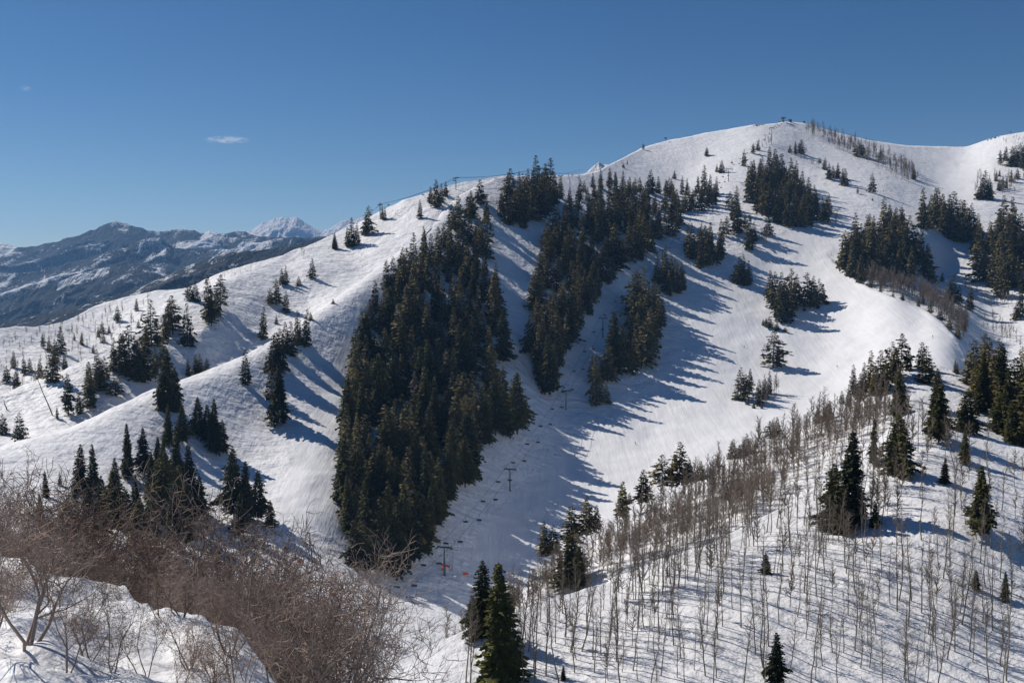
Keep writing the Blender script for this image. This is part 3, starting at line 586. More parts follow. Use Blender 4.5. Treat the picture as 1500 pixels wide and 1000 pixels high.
lone(S_L2, 'small on the skyline of the spur', [(1073, 671, 29, 1.22), (1093, 664, 31, 1.22), (1108, 655, 16, 1.22), (1128, 644, 29, 1.22), (1138, 638, 29, 1.22), (1083, 669, 20, 1.22), (1197, 619, 27, 1.22), (1213, 614, 29, 1.22), (1233, 590, 20, 1.22), (1243, 592, 27, 1.22)])
lone(S_N, 'towering at the bottom centre', [(738, 1004, 188, 1.05)], near=True, bright=True)
lone(S_N, 'tucked behind the towering bottom tree', [(708, 930, 116, 0.8), (692, 922, 52)], near=True)

# visible share of every tree, painted front to back on a coarse grid
for i, t in enumerate(TREES):
    t['H'], t['p'] = hm(t['s'], t['u'], t['v'], t['h']); t['i'] = i
grid = np.zeros((520, 820), bool)
for t in sorted(TREES, key=lambda t: t['p'][1]):
    cnt = 0; hw0 = t['h'] * 0.17 * t['w'] / 2
    for y in range(int((t['v'] - t['h']) / 2), int(t['v'] / 2)):
        if not 0 <= y < 500: continue
        k = (y * 2 - (t['v'] - t['h'])) / t['h']; hw = hw0 * k + 0.3
        a, b = int(t['u'] / 2 - hw + 0.5), int(t['u'] / 2 + hw + 1)
        a, b = max(a, 0), min(b, 750)
        if b <= a: continue
        cnt += int((~grid[y, a:b]).sum()); grid[y, a:b] = True
    t['vis'] = cnt
lonev = [t for t in TREES if t['lone']]
grv = sorted([t for t in TREES if not t['lone'] and t['vis'] > 0], key=lambda t: -t['vis'])
MAXI = 318
LONE_MIN = sorted(lonev, key=lambda t: -t['vis'])
ind = LONE_MIN[:240]; ind = ind + grv[:max(0, MAXI - len(ind))]
ids = set(t['i'] for t in ind)
rest = [t for t in TREES if t['i'] not in ids]

ORD = ['leftmost', 'second from left', 'third from left', 'fourth from left', 'fifth from left', 'sixth from left', 'seventh from left', 'eighth from left', 'ninth from left', 'tenth from left', 'eleventh from left', 'twelfth from left', 'thirteenth from left', 'fourteenth from left', 'fifteenth from left', 'sixteenth from left', 'seventeenth from left', 'eighteenth from left', 'nineteenth from left', 'twentieth from left', 'twenty first from left', 'twenty second from left', 'twenty third from left', 'twenty fourth from left', 'twenty fifth from left', 'twenty sixth from left', 'twenty seventh from left', 'twenty eighth from left', 'twenty ninth from left', 'thirtieth from left']
labels = {}
byplace = {}
for t in ind: byplace.setdefault(t['place'], []).append(t)
for place, ts in byplace.items():
    ts.sort(key=lambda t: t['u']); n = len(ts)
    if ts[0]['lone']:
        tall = max(ts, key=lambda t: t['h']); short = min(ts, key=lambda t: t['h'])
        for k, t in enumerate(ts):
            shape = 'broad' if t['w'] > 1.25 else 'slim' if t['w'] < 0.85 else 'dark'
            if t['olive']: shape = 'rounded olive'
            if t['dead']: shape = 'thin'
            if n == 1: labels[t['i']] = '%s conifer %s' % (shape, place)
            elif t is tall: labels[t['i']] = 'tallest %s conifer %s, %s' % (shape, place, ORD[k])
            elif t is short: labels[t['i']] = 'smallest %s conifer %s, %s' % (shape, place, ORD[k])
            elif k == n - 1: labels[t['i']] = '%s conifer %s, rightmost there' % (shape, place)
            else: labels[t['i']] = '%s conifer %s, %s' % (shape, place, ORD[k])
    else:
        allp = [t for t in TREES if t['place'] == place]
        ext = {}
        for nm, fn in (('leftmost', lambda t: t['u']), ('rightmost', lambda t: -t['u']), ('lowest standing', lambda t: -t['v']), ('highest standing', lambda t: t['v']), ('tallest', lambda t: -t['H'])):
            b = min(allp, key=fn)
            if b['i'] in ids and b['i'] not in ext: ext[b['i']] = nm
        us = np.array([t['u'] for t in ts]); vs = np.array([t['v'] for t in ts])
        vq = np.quantile(vs, [0.2, 0.4, 0.6, 0.8]); vn = ['top', 'upper', 'middle', 'lower', 'bottom']
        cells = {}
        for t in ts:
            if t['i'] in ext: labels[t['i']] = '%s dark conifer %s' % (ext[t['i']], place); continue
            cells.setdefault(int(np.searchsorted(vq, t['v'])) if n > 12 else 2, []).append(t)
        for c, cs in cells.items():
            cs.sort(key=lambda t: t['u'])
            for k, t in enumerate(cs):
                tier = ('in %s tier' % vn[c]) if n > 12 else 'among inner trees'
                if k < len(ORD): labels[t['i']] = 'dark conifer %s, %s %s' % (place, ORD[k], tier)
                else: labels[t['i']] = 'dark conifer crowded %s, right %s tier' % (place, vn[c])

rt = np.random.default_rng(77)
for t in ind:
    rz = rt.random() * 6.28; H = t['H']
    nm = 'conifer_tree'
    if t['near'] or t['h'] > 74:
        k = rt.integers(0, 4)
        cr, tr = NEAR_TREE[k]
        e = obj(nm, None, None, t['p'] - np.array([0, 0, 0.3]), (rt.normal() * 0.015, rt.normal() * 0.015, rz), (H * t['w'] * 0.9, H * t['w'] * 0.9, H))
        e.empty_display_size = 0.1
        c = obj('crown', cr if not t['olive'] else cr.copy(), e)
        if t['olive']: c.data.materials[0] = M_OLIVE
        if t['bright']: c.data = cr.copy(); c.data.materials[0] = M_FIRLIT
        obj('trunk', tr, e)
    else:
        me, V, Q, mi = FAR_TREE[rt.integers(0, 8)]
        if t['dead']: me = FAR_TREE[7][0].copy(); me.materials[0] = M_DEAD; me.materials[1] = M_DEAD
        if t['olive']: me = me.copy(); me.materials[0] = M_OLIVE
        e = obj(nm, me, None, t['p'] - np.array([0, 0, 0.3]), (rt.normal() * 0.02, rt.normal() * 0.02, rz), (H * t['w'], H * t['w'], H))
    tag(e, labels[t['i']], 'tree', t['group'])
def merged(items, arrs, name, mats):
    VV = []; QQ = []; MM = []; TT = []; off = 0; rn = np.random.default_rng(len(items))
    for p, H, w, rz, k in items:
        V, Q, mi = arrs[k]
        c, s_ = math.cos(rz), math.sin(rz)
        x = (V[:, 0] * c - V[:, 1] * s_) * H * w; y = (V[:, 0] * s_ + V[:, 1] * c) * H * w
        VV.append(np.column_stack([x + p[0], y + p[1], V[:, 2] * H + p[2] - 0.3])); QQ.append(Q + off); MM.append(mi); off += len(V); TT.append(np.full(len(V), rn.random()))
    me = mesh_np(name, np.vstack(VV), np.vstack(QQ), mats=mats, mat_q=np.concatenate(MM))
    me.attributes.new('tint', 'FLOAT', 'POINT').data.foreach_set('value', np.concatenate(TT).astype(np.float32))
    return me
if rest:
    fm = merged([(t['p'], t['H'], t['w'], rt.random() * 6.28, int(rt.integers(0, 8))) for t in rest], [(a[1], a[2], a[3]) for a in FAR_TREE], 'conifer_forest', [M_NEEDLE, M_BARK])
    tag(obj('conifer_forest', fm), 'mass of dark conifers filling the inside of the groves', None, None, 'stuff')

# ------------------------------------------------------------------ bare aspens
def aspen_arrays(seed, n_br, spread, base, twiggy=2, fat=1.0, tfat=1.0):
    r = np.random.default_rng(seed)
    zs = np.linspace(-0.03, 0.97, 9); wob = np.cumsum(r.normal(size=(9, 2)) * 0.008, 0); lean = r.normal(size=2) * 0.03
    P = np.column_stack([wob + np.outer(np.maximum(zs, 0), lean), zs]); rad = 0.0088 * (1 - 0.85 * np.maximum(zs, 0)) + 0.0004
    rad = rad * tfat
    tv, tq = tubes(P[:-1], P[1:], rad[:-1], rad[1:], 5)
    a0 = []; a1 = []; r0 = []; r1 = []
    def seg(p, q, ra, rb): a0.append(p); a1.append(q); r0.append(ra); r1.append(rb)
    for b in range(n_br):
        z = base + (0.96 - base) * ((b + r.random()) / n_br) ** 0.9
        p = np.array([np.interp(z, zs, P[:, 0]), np.interp(z, zs, P[:, 1]), z])
        t = (z - base) / (1 - base); a = r.random() * 6.28; el = R(25 + 40 * r.random())
        L = spread * (1.15 - 0.75 * t) * (0.5 + 0.7 * r.random())
        d = np.array([math.cos(a) * math.cos(el), math.sin(a) * math.cos(el), math.sin(el)])
        br = 0.0035 * (1.1 - 0.6 * t)
        for k in range(3):
            q = p + d * L / 3; seg(p, q, br, br * 0.68); br *= 0.68
            for w in range(twiggy):
                e = d + r.normal(size=3) * 0.55; e[2] += 0.25; e /= np.linalg.norm(e)
                st = p + (q - p) * r.random(); q2 = st + e * L * (0.22 + 0.3 * r.random()); seg(st, q2, br * 0.6, br * 0.35)
                for _ in range(2):
                    e2 = e + r.normal(size=3) * 0.5; e2 /= np.linalg.norm(e2)
                    s2 = st + (q2 - st) * (0.3 + 0.7 * r.random()); seg(s2, s2 + e2 * L * (0.10 + 0.16 * r.random()), br * 0.42, br * 0.25)
            p = q; d = d + r.normal(size=3) * 0.22; d[2] += 0.12; d /= np.linalg.norm(d)
    bv, bq = tubes(a0, a1, np.array(r0) * fat, np.array(r1) * fat, 3)
    return tv, tq, bv, bq
ASPEN = []
for k, (nb, sp, ba, tw) in enumerate([(30, .15, .32, 2), (34, .18, .26, 2), (24, .13, .42, 2), (38, .2, .20, 2), (28, .15, .36, 2), (20, .14, .45, 1), (40, .21, .16, 2)]):
    tv, tq, bv, bq = aspen_arrays(300 + k, nb, sp * 0.9, ba, tw, 0.95)
    V = np.vstack([tv, bv]); Q = np.vstack([tq, bq + len(tv)]); mi = np.concatenate([np.zeros(len(tq), int), np.ones(len(bq), int)])
    ASPEN.append((mesh_np('trunk', tv, tq, mats=[M_ASPEN], smooth=True), mesh_np('crown', bv, bq, mats=[M_TWIG]), V, Q, mi))
ASPEN_FAR = []
for k, (nb, sp, ba) in enumerate([(24, .20, .30), (26, .22, .25), (20, .18, .4), (28, .24, .2), (22, .19, .35), (18, .18, .4), (28, .24, .2)]):
    tv, tq, bv, bq = aspen_arrays(340 + k, nb, sp, ba, 2, 3.1, 1.0)
    ASPEN_FAR.append((np.vstack([tv, bv]), np.vstack([tq, bq + len(tv)]), np.concatenate([np.zeros(len(tq), int), np.ones(len(bq), int)])))
ASP = []
def aspens(sheet, place, poly, n, hpx, seed, gap=0.6, dens=None):
    poly = np.array(poly, float); r = np.random.default_rng(seed); lo, hi = poly.min(0), poly.max(0)
    area = 0.5 * abs(np.dot(poly[:, 0], np.roll(poly[:, 1], 1)) - np.dot(poly[:, 1], np.roll(poly[:, 0], 1)))
    rad = gap * math.sqrt(area / n); got = []
    for _ in range(n * 60):
        if len(got) >= n: break
        c = lo + (hi - lo) * r.random(2)
        if not inpoly(c[:1], c[1:], poly)[0]: continue
        if dens is not None and r.random() > dens(c[0], c[1]): continue
        if all((c[0] - g[0]) ** 2 + (c[1] - g[1]) ** 2 > rad * rad for g in got): got.append(c)
    for c in got:
        h = (hpx(c[0], c[1]) if callable(hpx) else hpx) * (0.55 + 0.62 * r.random())
        H, p = hm(sheet, c[0], c[1], h)
        ASP.append(dict(p=p, H=H, u=c[0], v=c[1], h=h, place=place, k=int(r.integers(0, 7)), rz=r.random() * 6.28, tx=r.normal() * 0.05, ty=r.normal() * 0.05))
clus = lambda u, v: 0.25 + 0.75 * (vnoise(u / 38.0, v / 30.0, 5) > -0.05)
hN = lambda u, v: 62 + (v - 620) * 0.165
aspens(S_N, 'on the lower left of the near slope', [(640, 1010), (790, 905), (870, 870), (890, 1010)], 42, hN, 1, .5, clus)
aspens(S_N, 'on the lower middle of the near slope', [(890, 1020), (880, 875), (990, 835), (1120, 860), (1130, 1020)], 66, hN, 2, .5, clus)
aspens(S_N, 'on the lower right of the near slope', [(1130, 1020), (1120, 860), (1280, 850), (1500, 850), (1530, 1020)], 80, hN, 3, .45, clus)
aspens(S_N, 'along the rolling edge of the near slope', [(890, 870), (1000, 820), (1120, 762), (1150, 790), (1010, 860), (900, 890)], 52, lambda u, v: hN(u, v) * 1.0, 4, .45)
aspens(S_N, 'on the upper middle of the near slope', [(1130, 850), (1130, 765), (1220, 705), (1300, 690), (1310, 850)], 66, hN, 5, .45)
aspens(S_N, 'on the upper right of the near slope', [(1310, 850), (1300, 690), (1350, 620), (1420, 650), (1520, 680), (1520, 850)], 54, hN, 6, .5, clus)
aspens(S_N, 'under the big dark conifer of the slope', [(1180, 740), (1260, 690), (1330, 620), (1345, 650), (1290, 720), (1220, 770)], 30, hN, 7, .4)
NEARN = len(ASP)
aspens(S_L2, 'in the hollow behind the near slope', [(700, 940), (770, 890), (860, 840), (985, 790), (1050, 760), (1120, 715), (1130, 752), (1050, 792), (985, 812), (860, 852), (775, 888), (700, 915), (650, 950)], 150, lambda u, v: 66, 8, .4)
aspens(S_L2, 'along the crest of the wooded spur', [(790, 850), (900, 790), (1000, 728), (1130, 655), (1250, 600), (1320, 580), (1330, 610), (1230, 680), (1120, 735), (1000, 780), (880, 830), (800, 870)], 330, lambda u, v: 52, 9, .4)
aspens(S_L2, 'along the crest of the wooded spur', [(1120, 660), (1250, 600), (1300, 590), (1310, 610), (1220, 660)], 36, lambda u, v: 30, 15, .4)
aspens(S_L2, 'along the crest of the wooded spur', [(760, 880), (900, 790), (1000, 730), (1130, 652), (1250, 602), (1300, 586), (1302, 604), (1240, 640), (1130, 690), (1000, 758), (900, 820), (770, 895)], 230, lambda u, v: 30, 29, .35)
aspens(S_L2, 'around the left foot of the wooded spur', [(640, 965), (700, 930), (790, 870), (830, 850), (700, 940)], 50, lambda u, v: 50, 10, .4)
aspens(S_MAIN, 'in the gray belt below the summit', [(1178, 192), (1210, 198), (1260, 215), (1300, 232), (1338, 255), (1345, 268), (1330, 272), (1290, 248), (1230, 222), (1190, 203)], 170, 20, 11, .3)
aspens(S_MAIN, 'in the band along the run edge', [(1258, 415), (1300, 424), (1340, 436), (1380, 460), (1402, 485), (1412, 492), (1420, 478), (1395, 455), (1350, 428), (1300, 412), (1270, 405)], 260, 29, 12, .3)
aspens(S_MAIN, 'by the upper left of the summit', [(1110, 215), (1128, 205), (1135, 208), (1116, 222)], 10, 12, 13, .3)
aspens(S_MAIN, 'by the upper left of the summit', [(1150, 226), (1200, 240), (1200, 250), (1160, 230)], 12, 13, 14, .3)
aspens(S_MAIN, 'on the upper right shoulder', [(1430, 268), (1500, 255), (1505, 285), (1450, 292), (1425, 290)], 34, 20, 16, .3)
aspens(S_MAIN, 'on the upper right shoulder', [(1462, 205), (1505, 200), (1505, 212), (1468, 214)], 24, 7, 36, .3)
aspens(S_MAIN, 'around the gully road at right', [(1425, 470), (1450, 465), (1500, 500), (1500, 520), (1450, 492)], 26, 18, 17, .3)
aspens(S_MAIN, 'around the clumps on the right', [(1380, 405), (1440, 440), (1475, 440), (1500, 440), (1500, 450), (1450, 450)], 16, 20, 18, .3)
aspens(S_MAIN, 'in the lower island on the run', [(1100, 592), (1120, 575), (1145, 560), (1148, 570), (1125, 598)], 14, 30, 19, .3)
aspens(S_MAIN, 'around the upper clumps', [(1110, 355), (1122, 345), (1128, 362), (1115, 368)], 7, 26, 20, .3)
aspens(S_MAIN, 'around the upper clumps', [(1190, 320), (1220, 318), (1235, 325), (1200, 332)], 9, 18, 21, .3)
aspens(S_MAIN, 'beside the long grove', [(788, 392), (800, 380), (802, 395), (792, 398)], 4, 28, 22, .3)
aspens(S_MAIN, 'in front of the central grove', [(520, 838), (575, 836), (600, 818), (560, 828)], 6, 46, 23, .3)
aspens(S_C, 'on the far left ridge', [(0, 500), (100, 475), (230, 435), (230, 455), (140, 520), (0, 600)], 120, 17, 24, .4)
aspens(S_C, 'on the far left ridge', [(325, 402), (380, 388), (378, 398), (330, 412)], 14, 8, 25, .3)
aspens(S_B, 'bare on the left ridge', [(438, 377), (446, 374), (446, 380), (440, 382)], 2, 20, 26, .3)
asp_ind = [a for a in sorted(ASP, key=lambda a: -a['h']) if 0 <= a['u'] <= 1500 and a['v'] - a['h'] < 1000][:296]
aid = set(id(a) for a in asp_ind); asp_rest = [a for a in ASP if id(a) not in aid]
TIER = ['back row', 'upper row', 'middle row', 'lower row', 'front row']
bp = {}
for a in asp_ind: bp.setdefault(a['place'], []).append(a)
for place, ts in bp.items():
    vq = np.quantile([a['v'] for a in ts], [.2, .4, .6, .8]) if len(ts) > 12 else []
    cells = {}
    for a in ts: cells.setdefault(int(np.searchsorted(vq, a['v'])), []).append(a)
    for c, cs in cells.items():
        cs.sort(key=lambda a: a['u'])
        for k, a in enumerate(cs):
            row = (', %s' % TIER[c]) if len(ts) > 12 else ''
            look = 'leaning' if abs(a['tx']) > 0.05 else 'twiggy' if a['k'] in (3, 6) else 'thin' if a['k'] in (2, 5) else 'bare'
            look = look if look == 'bare' else look + ' bare'
            a['label'] = '%s aspen %s%s, %s' % (look, place, row, ORD[k] if k < len(ORD) else 'right end')
for a in asp_ind:
    e = obj('aspen_tree', None, None, a['p'] - np.array([0, 0, 0.1]), (a['tx'], a['ty'], a['rz']), (a['H'],) * 3)
    tag(e, a['label'], 'tree', 'bare aspens ' + a['place'])
    obj('trunk', ASPEN[a['k']][0], e); obj('crown', ASPEN[a['k']][1], e)
am = merged([(a['p'], a['H'] * 1.0, 1.0, a['rz'], a['k']) for a in asp_rest], ASPEN_FAR, 'aspen_thicket', [M_ASPEN, M_TWIG])
tag(obj('aspen_thicket', am), 'distant thickets of bare gray aspens on the slopes', None, None, 'stuff')

# ------------------------------------------------------------------ oak brush in the foreground
def oak_arrays(seed, stems, height, depth_max=5):
    r = np.random.default_rng(seed); A = {0: ([], [], [], []), 1: ([], [], [], [])}; dry = []
    def seg(cl, p, q, ra, rb):
        for L, x in zip(A[cl], (p, q, ra, rb)): L.append(x)
    def grow(p, d, L, rad, lev):
        n = 3 if lev < 3 else 2
        for k in range(n):
            d = d + r.normal(size=3) * (0.22 + 0.08 * lev); d[2] += 0.08 if lev < 2 else 0.03; d /= np.linalg.norm(d)
            q = p + d * L / n; rb = rad * (0.86 if lev < 3 else 0.75)
            seg(0 if lev < 2 else 1, p, q, rad, rb); rad = rb; p = q
            if lev < depth_max and (k > 0 or lev > 0):
                for _ in range(1 if lev < 1 else (2 if r.random() < 0.24 else 1)):
                    e = d + r.normal(size=3) * 0.75; e[2] += 0.1; e /= np.linalg.norm(e)
                    grow(p, e, L * (0.50 + 0.3 * r.random()), max(0.0046, rad * 0.62), lev + 1)
        if lev < depth_max: grow(p, d, L * 0.6, max(0.0046, rad * 0.75), lev + 1)
        elif r.random() < 0.012: dry.append(p)
    for sN in range(stems):
        a = r.random() * 6.28; sp = 0.35 * r.random()
        d = np.array([math.cos(a) * 0.55, math.sin(a) * 0.55, 1.0]); d /= np.linalg.norm(d)
        grow(np.array([math.cos(a) * sp, math.sin(a) * sp, -0.25]) * 0.0 + np.array([0, 0, -0.25]), d, height * (0.36 + 0.18 * r.random()), 0.024 + 0.014 * r.random(), 0)
    sv, sq = tubes(*A[0], 5); tv, tq = tubes(*A[1], 3)
    lf = []
    for p in dry:
        for _ in range(2):
            x = r.normal(size=3) * 0.010; y = r.normal(size=3) * 0.008; lf += [p, p + x + y, p + 2 * x, p + x - y]
    if not lf: lf = [np.zeros(3)] * 4
    lf = np.array(lf)
    return sv, sq, tv, tq, lf
OAK = []
for k, (st, h) in enumerate([(3, 3.0), (4, 2.6), (3, 3.4), (4, 2.3), (2, 3.0), (3, 2.9)]):
    sv, sq, tv, tq, lf = oak_arrays(400 + k, st, h, 4)
    OAK.append((mesh_np('stems', sv, sq, mats=[M_OAK], smooth=True), mesh_np('twigs', tv, tq, mats=[M_OAKT]), mesh_np('dry_leaves', lf, np.arange(len(lf)).reshape(-1, 4), mats=[M_DRY]), float(np.quantile(tv[:, 2], .985))))
ro = np.random.default_rng(55)
OAKS = []
# tops wanted along the frame: (u, v of top, metres past the crest)
def brush(u, vtop, past, place):
    b = S_F.behind(u, past); d = b[1] / (CP + SP * 0.3)
    z = (CP * (-(vtop - 500) / F) - SP) / (CP + SP * (-(vtop - 500) / F)) * b[1]
    OAKS.append((b, max(0.8, z - b[2]), place))
rows = [(3.0, 70, [(-90, 730), (0, 785), (60, 832), (130, 860), (200, 878), (300, 912), (400, 945), (450, 980)]),
        (5.0, 72, [(-90, 700), (0, 735), (60, 780), (130, 808), (200, 822), (300, 855), (400, 890), (460, 905), (500, 960)]),
        (8.0, 58, [(-90, 675), (0, 685), (60, 712), (130, 722), (200, 740), (300, 785), (400, 825), (460, 830), (490, 885), (520, 940)]),
        (12.0, 36, [(-90, 672), (0, 685), (60, 700), (130, 702), (200, 718), (300, 762), (400, 795), (450, 800), (480, 835), (510, 900), (540, 950)])]
for past, du, prof in rows:
    prof = np.array(prof, float); u = -60 + du * ro.random()
    while u < prof[-1, 0]:
        vt = np.interp(u, prof[:, 0], prof[:, 1]) + 22 * (ro.random() - 0.25)
        brush(u, vt, past * (0.8 + 0.4 * ro.random()), 'behind the snowbank')
        if OAKS[-1][1] > 4.2: OAKS.pop()
        u += du * (0.7 + 0.6 * ro.random())
NB = len(OAKS)
for (u, v, h) in [(35, 985, 0.75), (100, 1010, 0.62), (-25, 925, 0.75), (10, 890, 0.6), (250, 1000, 0.42), (165, 1000, 0.5), (310, 1000, 0.42), (350, 1000, 0.6), (400, 1025, 0.8), (235, 925, 0.5), (335, 965, 0.6), (60, 880, 0.45), (440, 1055, 1.0), (500, 1090, 1.2), (130, 905, 0.4), (-15, 960, 0.6), (130, 960, 0.42), (280, 965, 0.5), (270, 925, 0.5), (180, 895, 0.4), (30, 850, 0.5), (95, 860, 0.4), (360, 985, 0.6), (215, 1010, 0.5), (-30, 860, 0.7)]:
    OAKS.append((S_F.at(u, v), h * 0.8, 'on the snowbank'))
# order for the labels: behind the bank by bearing, then by distance
def labelled(sub, place):
    tiers = sorted(sub, key=lambda t: t[0][1]); n = len(tiers); out = {}
    q = 4 if n > 17 else 1
    for c in range(q):
        cs = sorted(tiers[c * n // q:(c + 1) * n // q], key=lambda t: t[0][0] / t[0][1])
        for k, t in enumerate(cs):
            row = (' in the %s row' % ['nearest', 'second', 'third', 'farthest'][c]) if q > 1 else ''
            out[id(t)] = 'bare crooked oak shrub %s%s, %s' % (place, row, ORD[k] if k < len(ORD) else 'counted %s from right' % ['first', 'second', 'third', 'fourth', 'fifth', 'sixth', 'seventh'][min(6, len(cs) - 1 - k)])
    return out
lab = {}; lab.update(labelled(OAKS[:NB], 'behind the snowbank')); lab.update(labelled(OAKS[NB:], 'on the snowbank'))
for t in OAKS:
    b, h, place = t; k = int(ro.integers(0, 6)); sc = h / OAK[k][3]
    e = obj('oak_shrub', None, None, b, (ro.normal() * 0.08, ro.normal() * 0.08, ro.random() * 6.28), (sc * (0.7 + 0.25 * ro.random()),) * 2 + (sc,))
    tag(e, lab[id(t)], 'shrub', 'bare oak shrubs ' + place)
    obj('stems', OAK[k][0], e); obj('twigs', OAK[k][1], e); obj('dry_leaves', OAK[k][2], e)

# ------------------------------------------------------------------ chairlifts
def tower(base, top_h, across, along, label, group, ladder=True):
    """mast, cross arm, wheel trains, lifting frames; across / along are horizontal unit vectors"""
    rz = math.atan2(across[1], across[0])
    e = obj('lift_tower', None, None, base, (0, 0, rz)); tag(e, label, 'lift tower', group)
    m = MB(); m.bar((0, 0, -0.8), (0, 0, top_h), 0.42, 0.30, 12); m.bar((0, 0, -0.3), (0, 0, 0.25), 0.7, 0.65, 12); obj('mast', m.mesh('mast', M_GREEN, False), e)
    m = MB(); m.box((0, 0, top_h), (6.4, 0.5, 0.45)); m.box((-1.2, 0, top_h - 0.45), (1.8, 0.3, 0.25), 0); m.box((1.2, 0, top_h - 0.45), (1.8, 0.3, 0.25)); obj('crossarm', m.mesh('crossarm', M_GREEN), e)
    for sx in (-3.0, 3.0):
        m = MB(); m.box((sx, 0, top_h - 0.38), (0.22, 3.6, 0.28))
        for k in range(6):
            y = -1.6 + 0.64 * k; m.bar((sx - 0.1, y, top_h - 0.05), (sx + 0.1, y, top_h - 0.05), 0.24, None, 10)
        m.box((sx + (0.5 if sx > 0 else -0.5), 0, top_h - 0.7), (0.6, 3.2, 0.08))
        obj('wheel_train', m.mesh('wheel_train', M_DARK), e)
        m = MB(); x = sx * 0.9
        m.path([(x - 0.7, 0, top_h), (x - 0.7, 0, top_h + 1.9), (x + 0.7, 0, top_h + 1.9), (x + 0.7, 0, top_h)], 0.09, 6); obj('lifting_frame', m.mesh('lifting_frame', M_STEEL), e)
    if ladder:
        m = MB(); 
        for sx in (-0.2, 0.2): m.bar((sx, -0.55, 1.5), (sx, -0.42, top_h), 0.035, None, 5)
        for k in range(int((top_h - 2) / 0.5)): m.bar((-0.2, -0.53, 1.9 + k * 0.5), (0.2, -0.53, 1.9 + k * 0.5), 0.025, None, 4)
        obj('ladder', m.mesh('ladder', M_STEEL), e)
    return e
def chair_meshes():
    h = MB(); h.bar((0, 0, 0.05), (0, -0.25, -1.3), 0.05); h.bar((0, -0.25, -1.3), (0, 0.05, -2.1), 0.05); h.path([(-1.25, 0.05, -2.85), (-1.25, 0.05, -2.1), (1.25, 0.05, -2.1), (1.25, 0.05, -2.85)], 0.05); h.box((0, 0, 0.02), (0.16, 0.5, 0.2))
    st = MB(); st.box((0, -0.30, -2.86), (2.5, 0.62, 0.12)); st.box((0, -0.62, -2.88), (2.5, 0.07, 0.16))
    bk = MB(); bk.box((0, 0.10, -2.42), (2.5, 0.09, 0.62), 0, R(-12)); 
    br = MB(); br.path([(-1.2, 0.05, -2.2), (-1.2, -0.75, -2.45), (1.2, -0.75, -2.45), (1.2, 0.05, -2.2)], 0.03, 5); br.path([(0, -0.75, -2.45), (0, -0.9, -3.3)], 0.03, 5); br.bar((-0.6, -0.9, -3.3), (0.6, -0.9, -3.3), 0.03, None, 5)
    return h.mesh('hanger', M_STEEL), st.mesh('seat', M_DARK), bk.mesh('backrest', M_DARK), br.mesh('safety_bar', M_STEEL)
CH = chair_meshes()
def chair(p, yaw, label, group):
    e = obj('lift_chair', None, None, p, (0, 0, yaw)); tag(e, label, 'lift chair', group)
    for n, m in zip(('hanger', 'seat', 'backrest', 'safety_bar'), CH): obj(n, m, e)
def lift(bases, heights, tower_labels, place, spacing, phase, tower_group, rope_label, sag=0.012, skip=(), clip=None):
    """bases listed from the bottom up"""
    bases = [np.array(b, float) for b in bases]; n = len(bases); T = []
    for i in range(n):
        a = bases[max(0, i - 1)]; b = bases[min(n - 1, i + 1)]; d = (b - a)[:2]; d /= np.linalg.norm(d)
        T.append((np.array([d[1], -d[0], 0]), np.array([d[0], d[1], 0])))
    for i in range(n):
        if tower_labels[i]: tower(bases[i], heights[i], T[i][0], T[i][1], tower_labels[i], tower_group)
    rp = MB(); lines = []
    for sx in (-3.0, 3.0):
        pts = []
        for i in range(n):
            q = bases[i] + T[i][0] * sx + np.array([0, 0, heights[i] + 0.22])
            if i:
                p = lines_prev; L = np.linalg.norm(q - p); m = 9
                for k in range(1, m):
                    t = k / m; x = p + (q - p) * t; x[2] -= 4 * sag * L * t * (1 - t); pts.append(x)
            pts.append(q); lines_prev = q
        lines.append(pts); rp.path(pts, 0.12 if place == 'ridge' else 0.075, 5)
    # turn the rope round at both ends
    rp.path([lines[0][-1], lines[1][-1]], 0.075, 5); rp.path([lines[0][0], lines[1][0]], 0.075, 5)
    tag(obj('haul_rope', rp.mesh('haul_rope', M_ROPE)), rope_label, 'cable')
    CHAIRS = []
    for li, pts in enumerate(lines):
        P = np.array(pts); seg = np.linalg.norm(np.diff(P, axis=0), axis=1); cum = np.concatenate([[0], np.cumsum(seg)])
        s_ = phase + (4.0 if li else 0)
        while s_ < cum[-1] - 6:
            p = np.array([np.interp(s_, cum, P[:, k]) for k in range(3)]); k = min(len(seg) - 1, int(np.searchsorted(cum, s_)) - 1); d = P[k + 1] - P[k]
            yaw = math.atan2(d[1], d[0]) + (math.pi / 2 if li == 0 else -math.pi / 2)
            CHAIRS.append((p, yaw, li, s_)); s_ += spacing
    return CHAIRS
P = lambda u, v: S_MAIN.at(u, v)
main_px = [(535, 925, 30), (651, 842, 43), (747, 720, 33), (829, 600, 28), (883, 492, 28), (931, 428, 26), (970, 390, 25), (1044, 312, 27), (1067, 266, 18), (1130, 212, 24), (1148, 181, 8)]
mb = [P(u, v) for u, v, h in main_px]; mh = [h * p[1] / F for (u, v, h), p in zip(main_px, mb)]
TL = ['green lift tower at the foot of the lift line behind the oak brush', 'nearest tall green lift tower beside orange netting at the valley bottom', 'green lift tower second up in the shaded clearing', 'green lift tower beside the pointed foot of the long grove',
      'dark lift tower between the long grove and a tall slim conifer', 'lift tower just above the grove between chairlift and run', 'lift tower in the snowy gap near the middle clump', 'slim lift tower rising through the upper clump of conifers',
      'small lift tower below the bare summit slope', 'tall gray lift tower high under the summit', 'last lift tower on the summit']
CHS = lift(mb, mh, TL, 'main', 35.0, 9.0, 'towers of the main chairlift', 'thin twin cable of the main chairlift climbing to the summit')
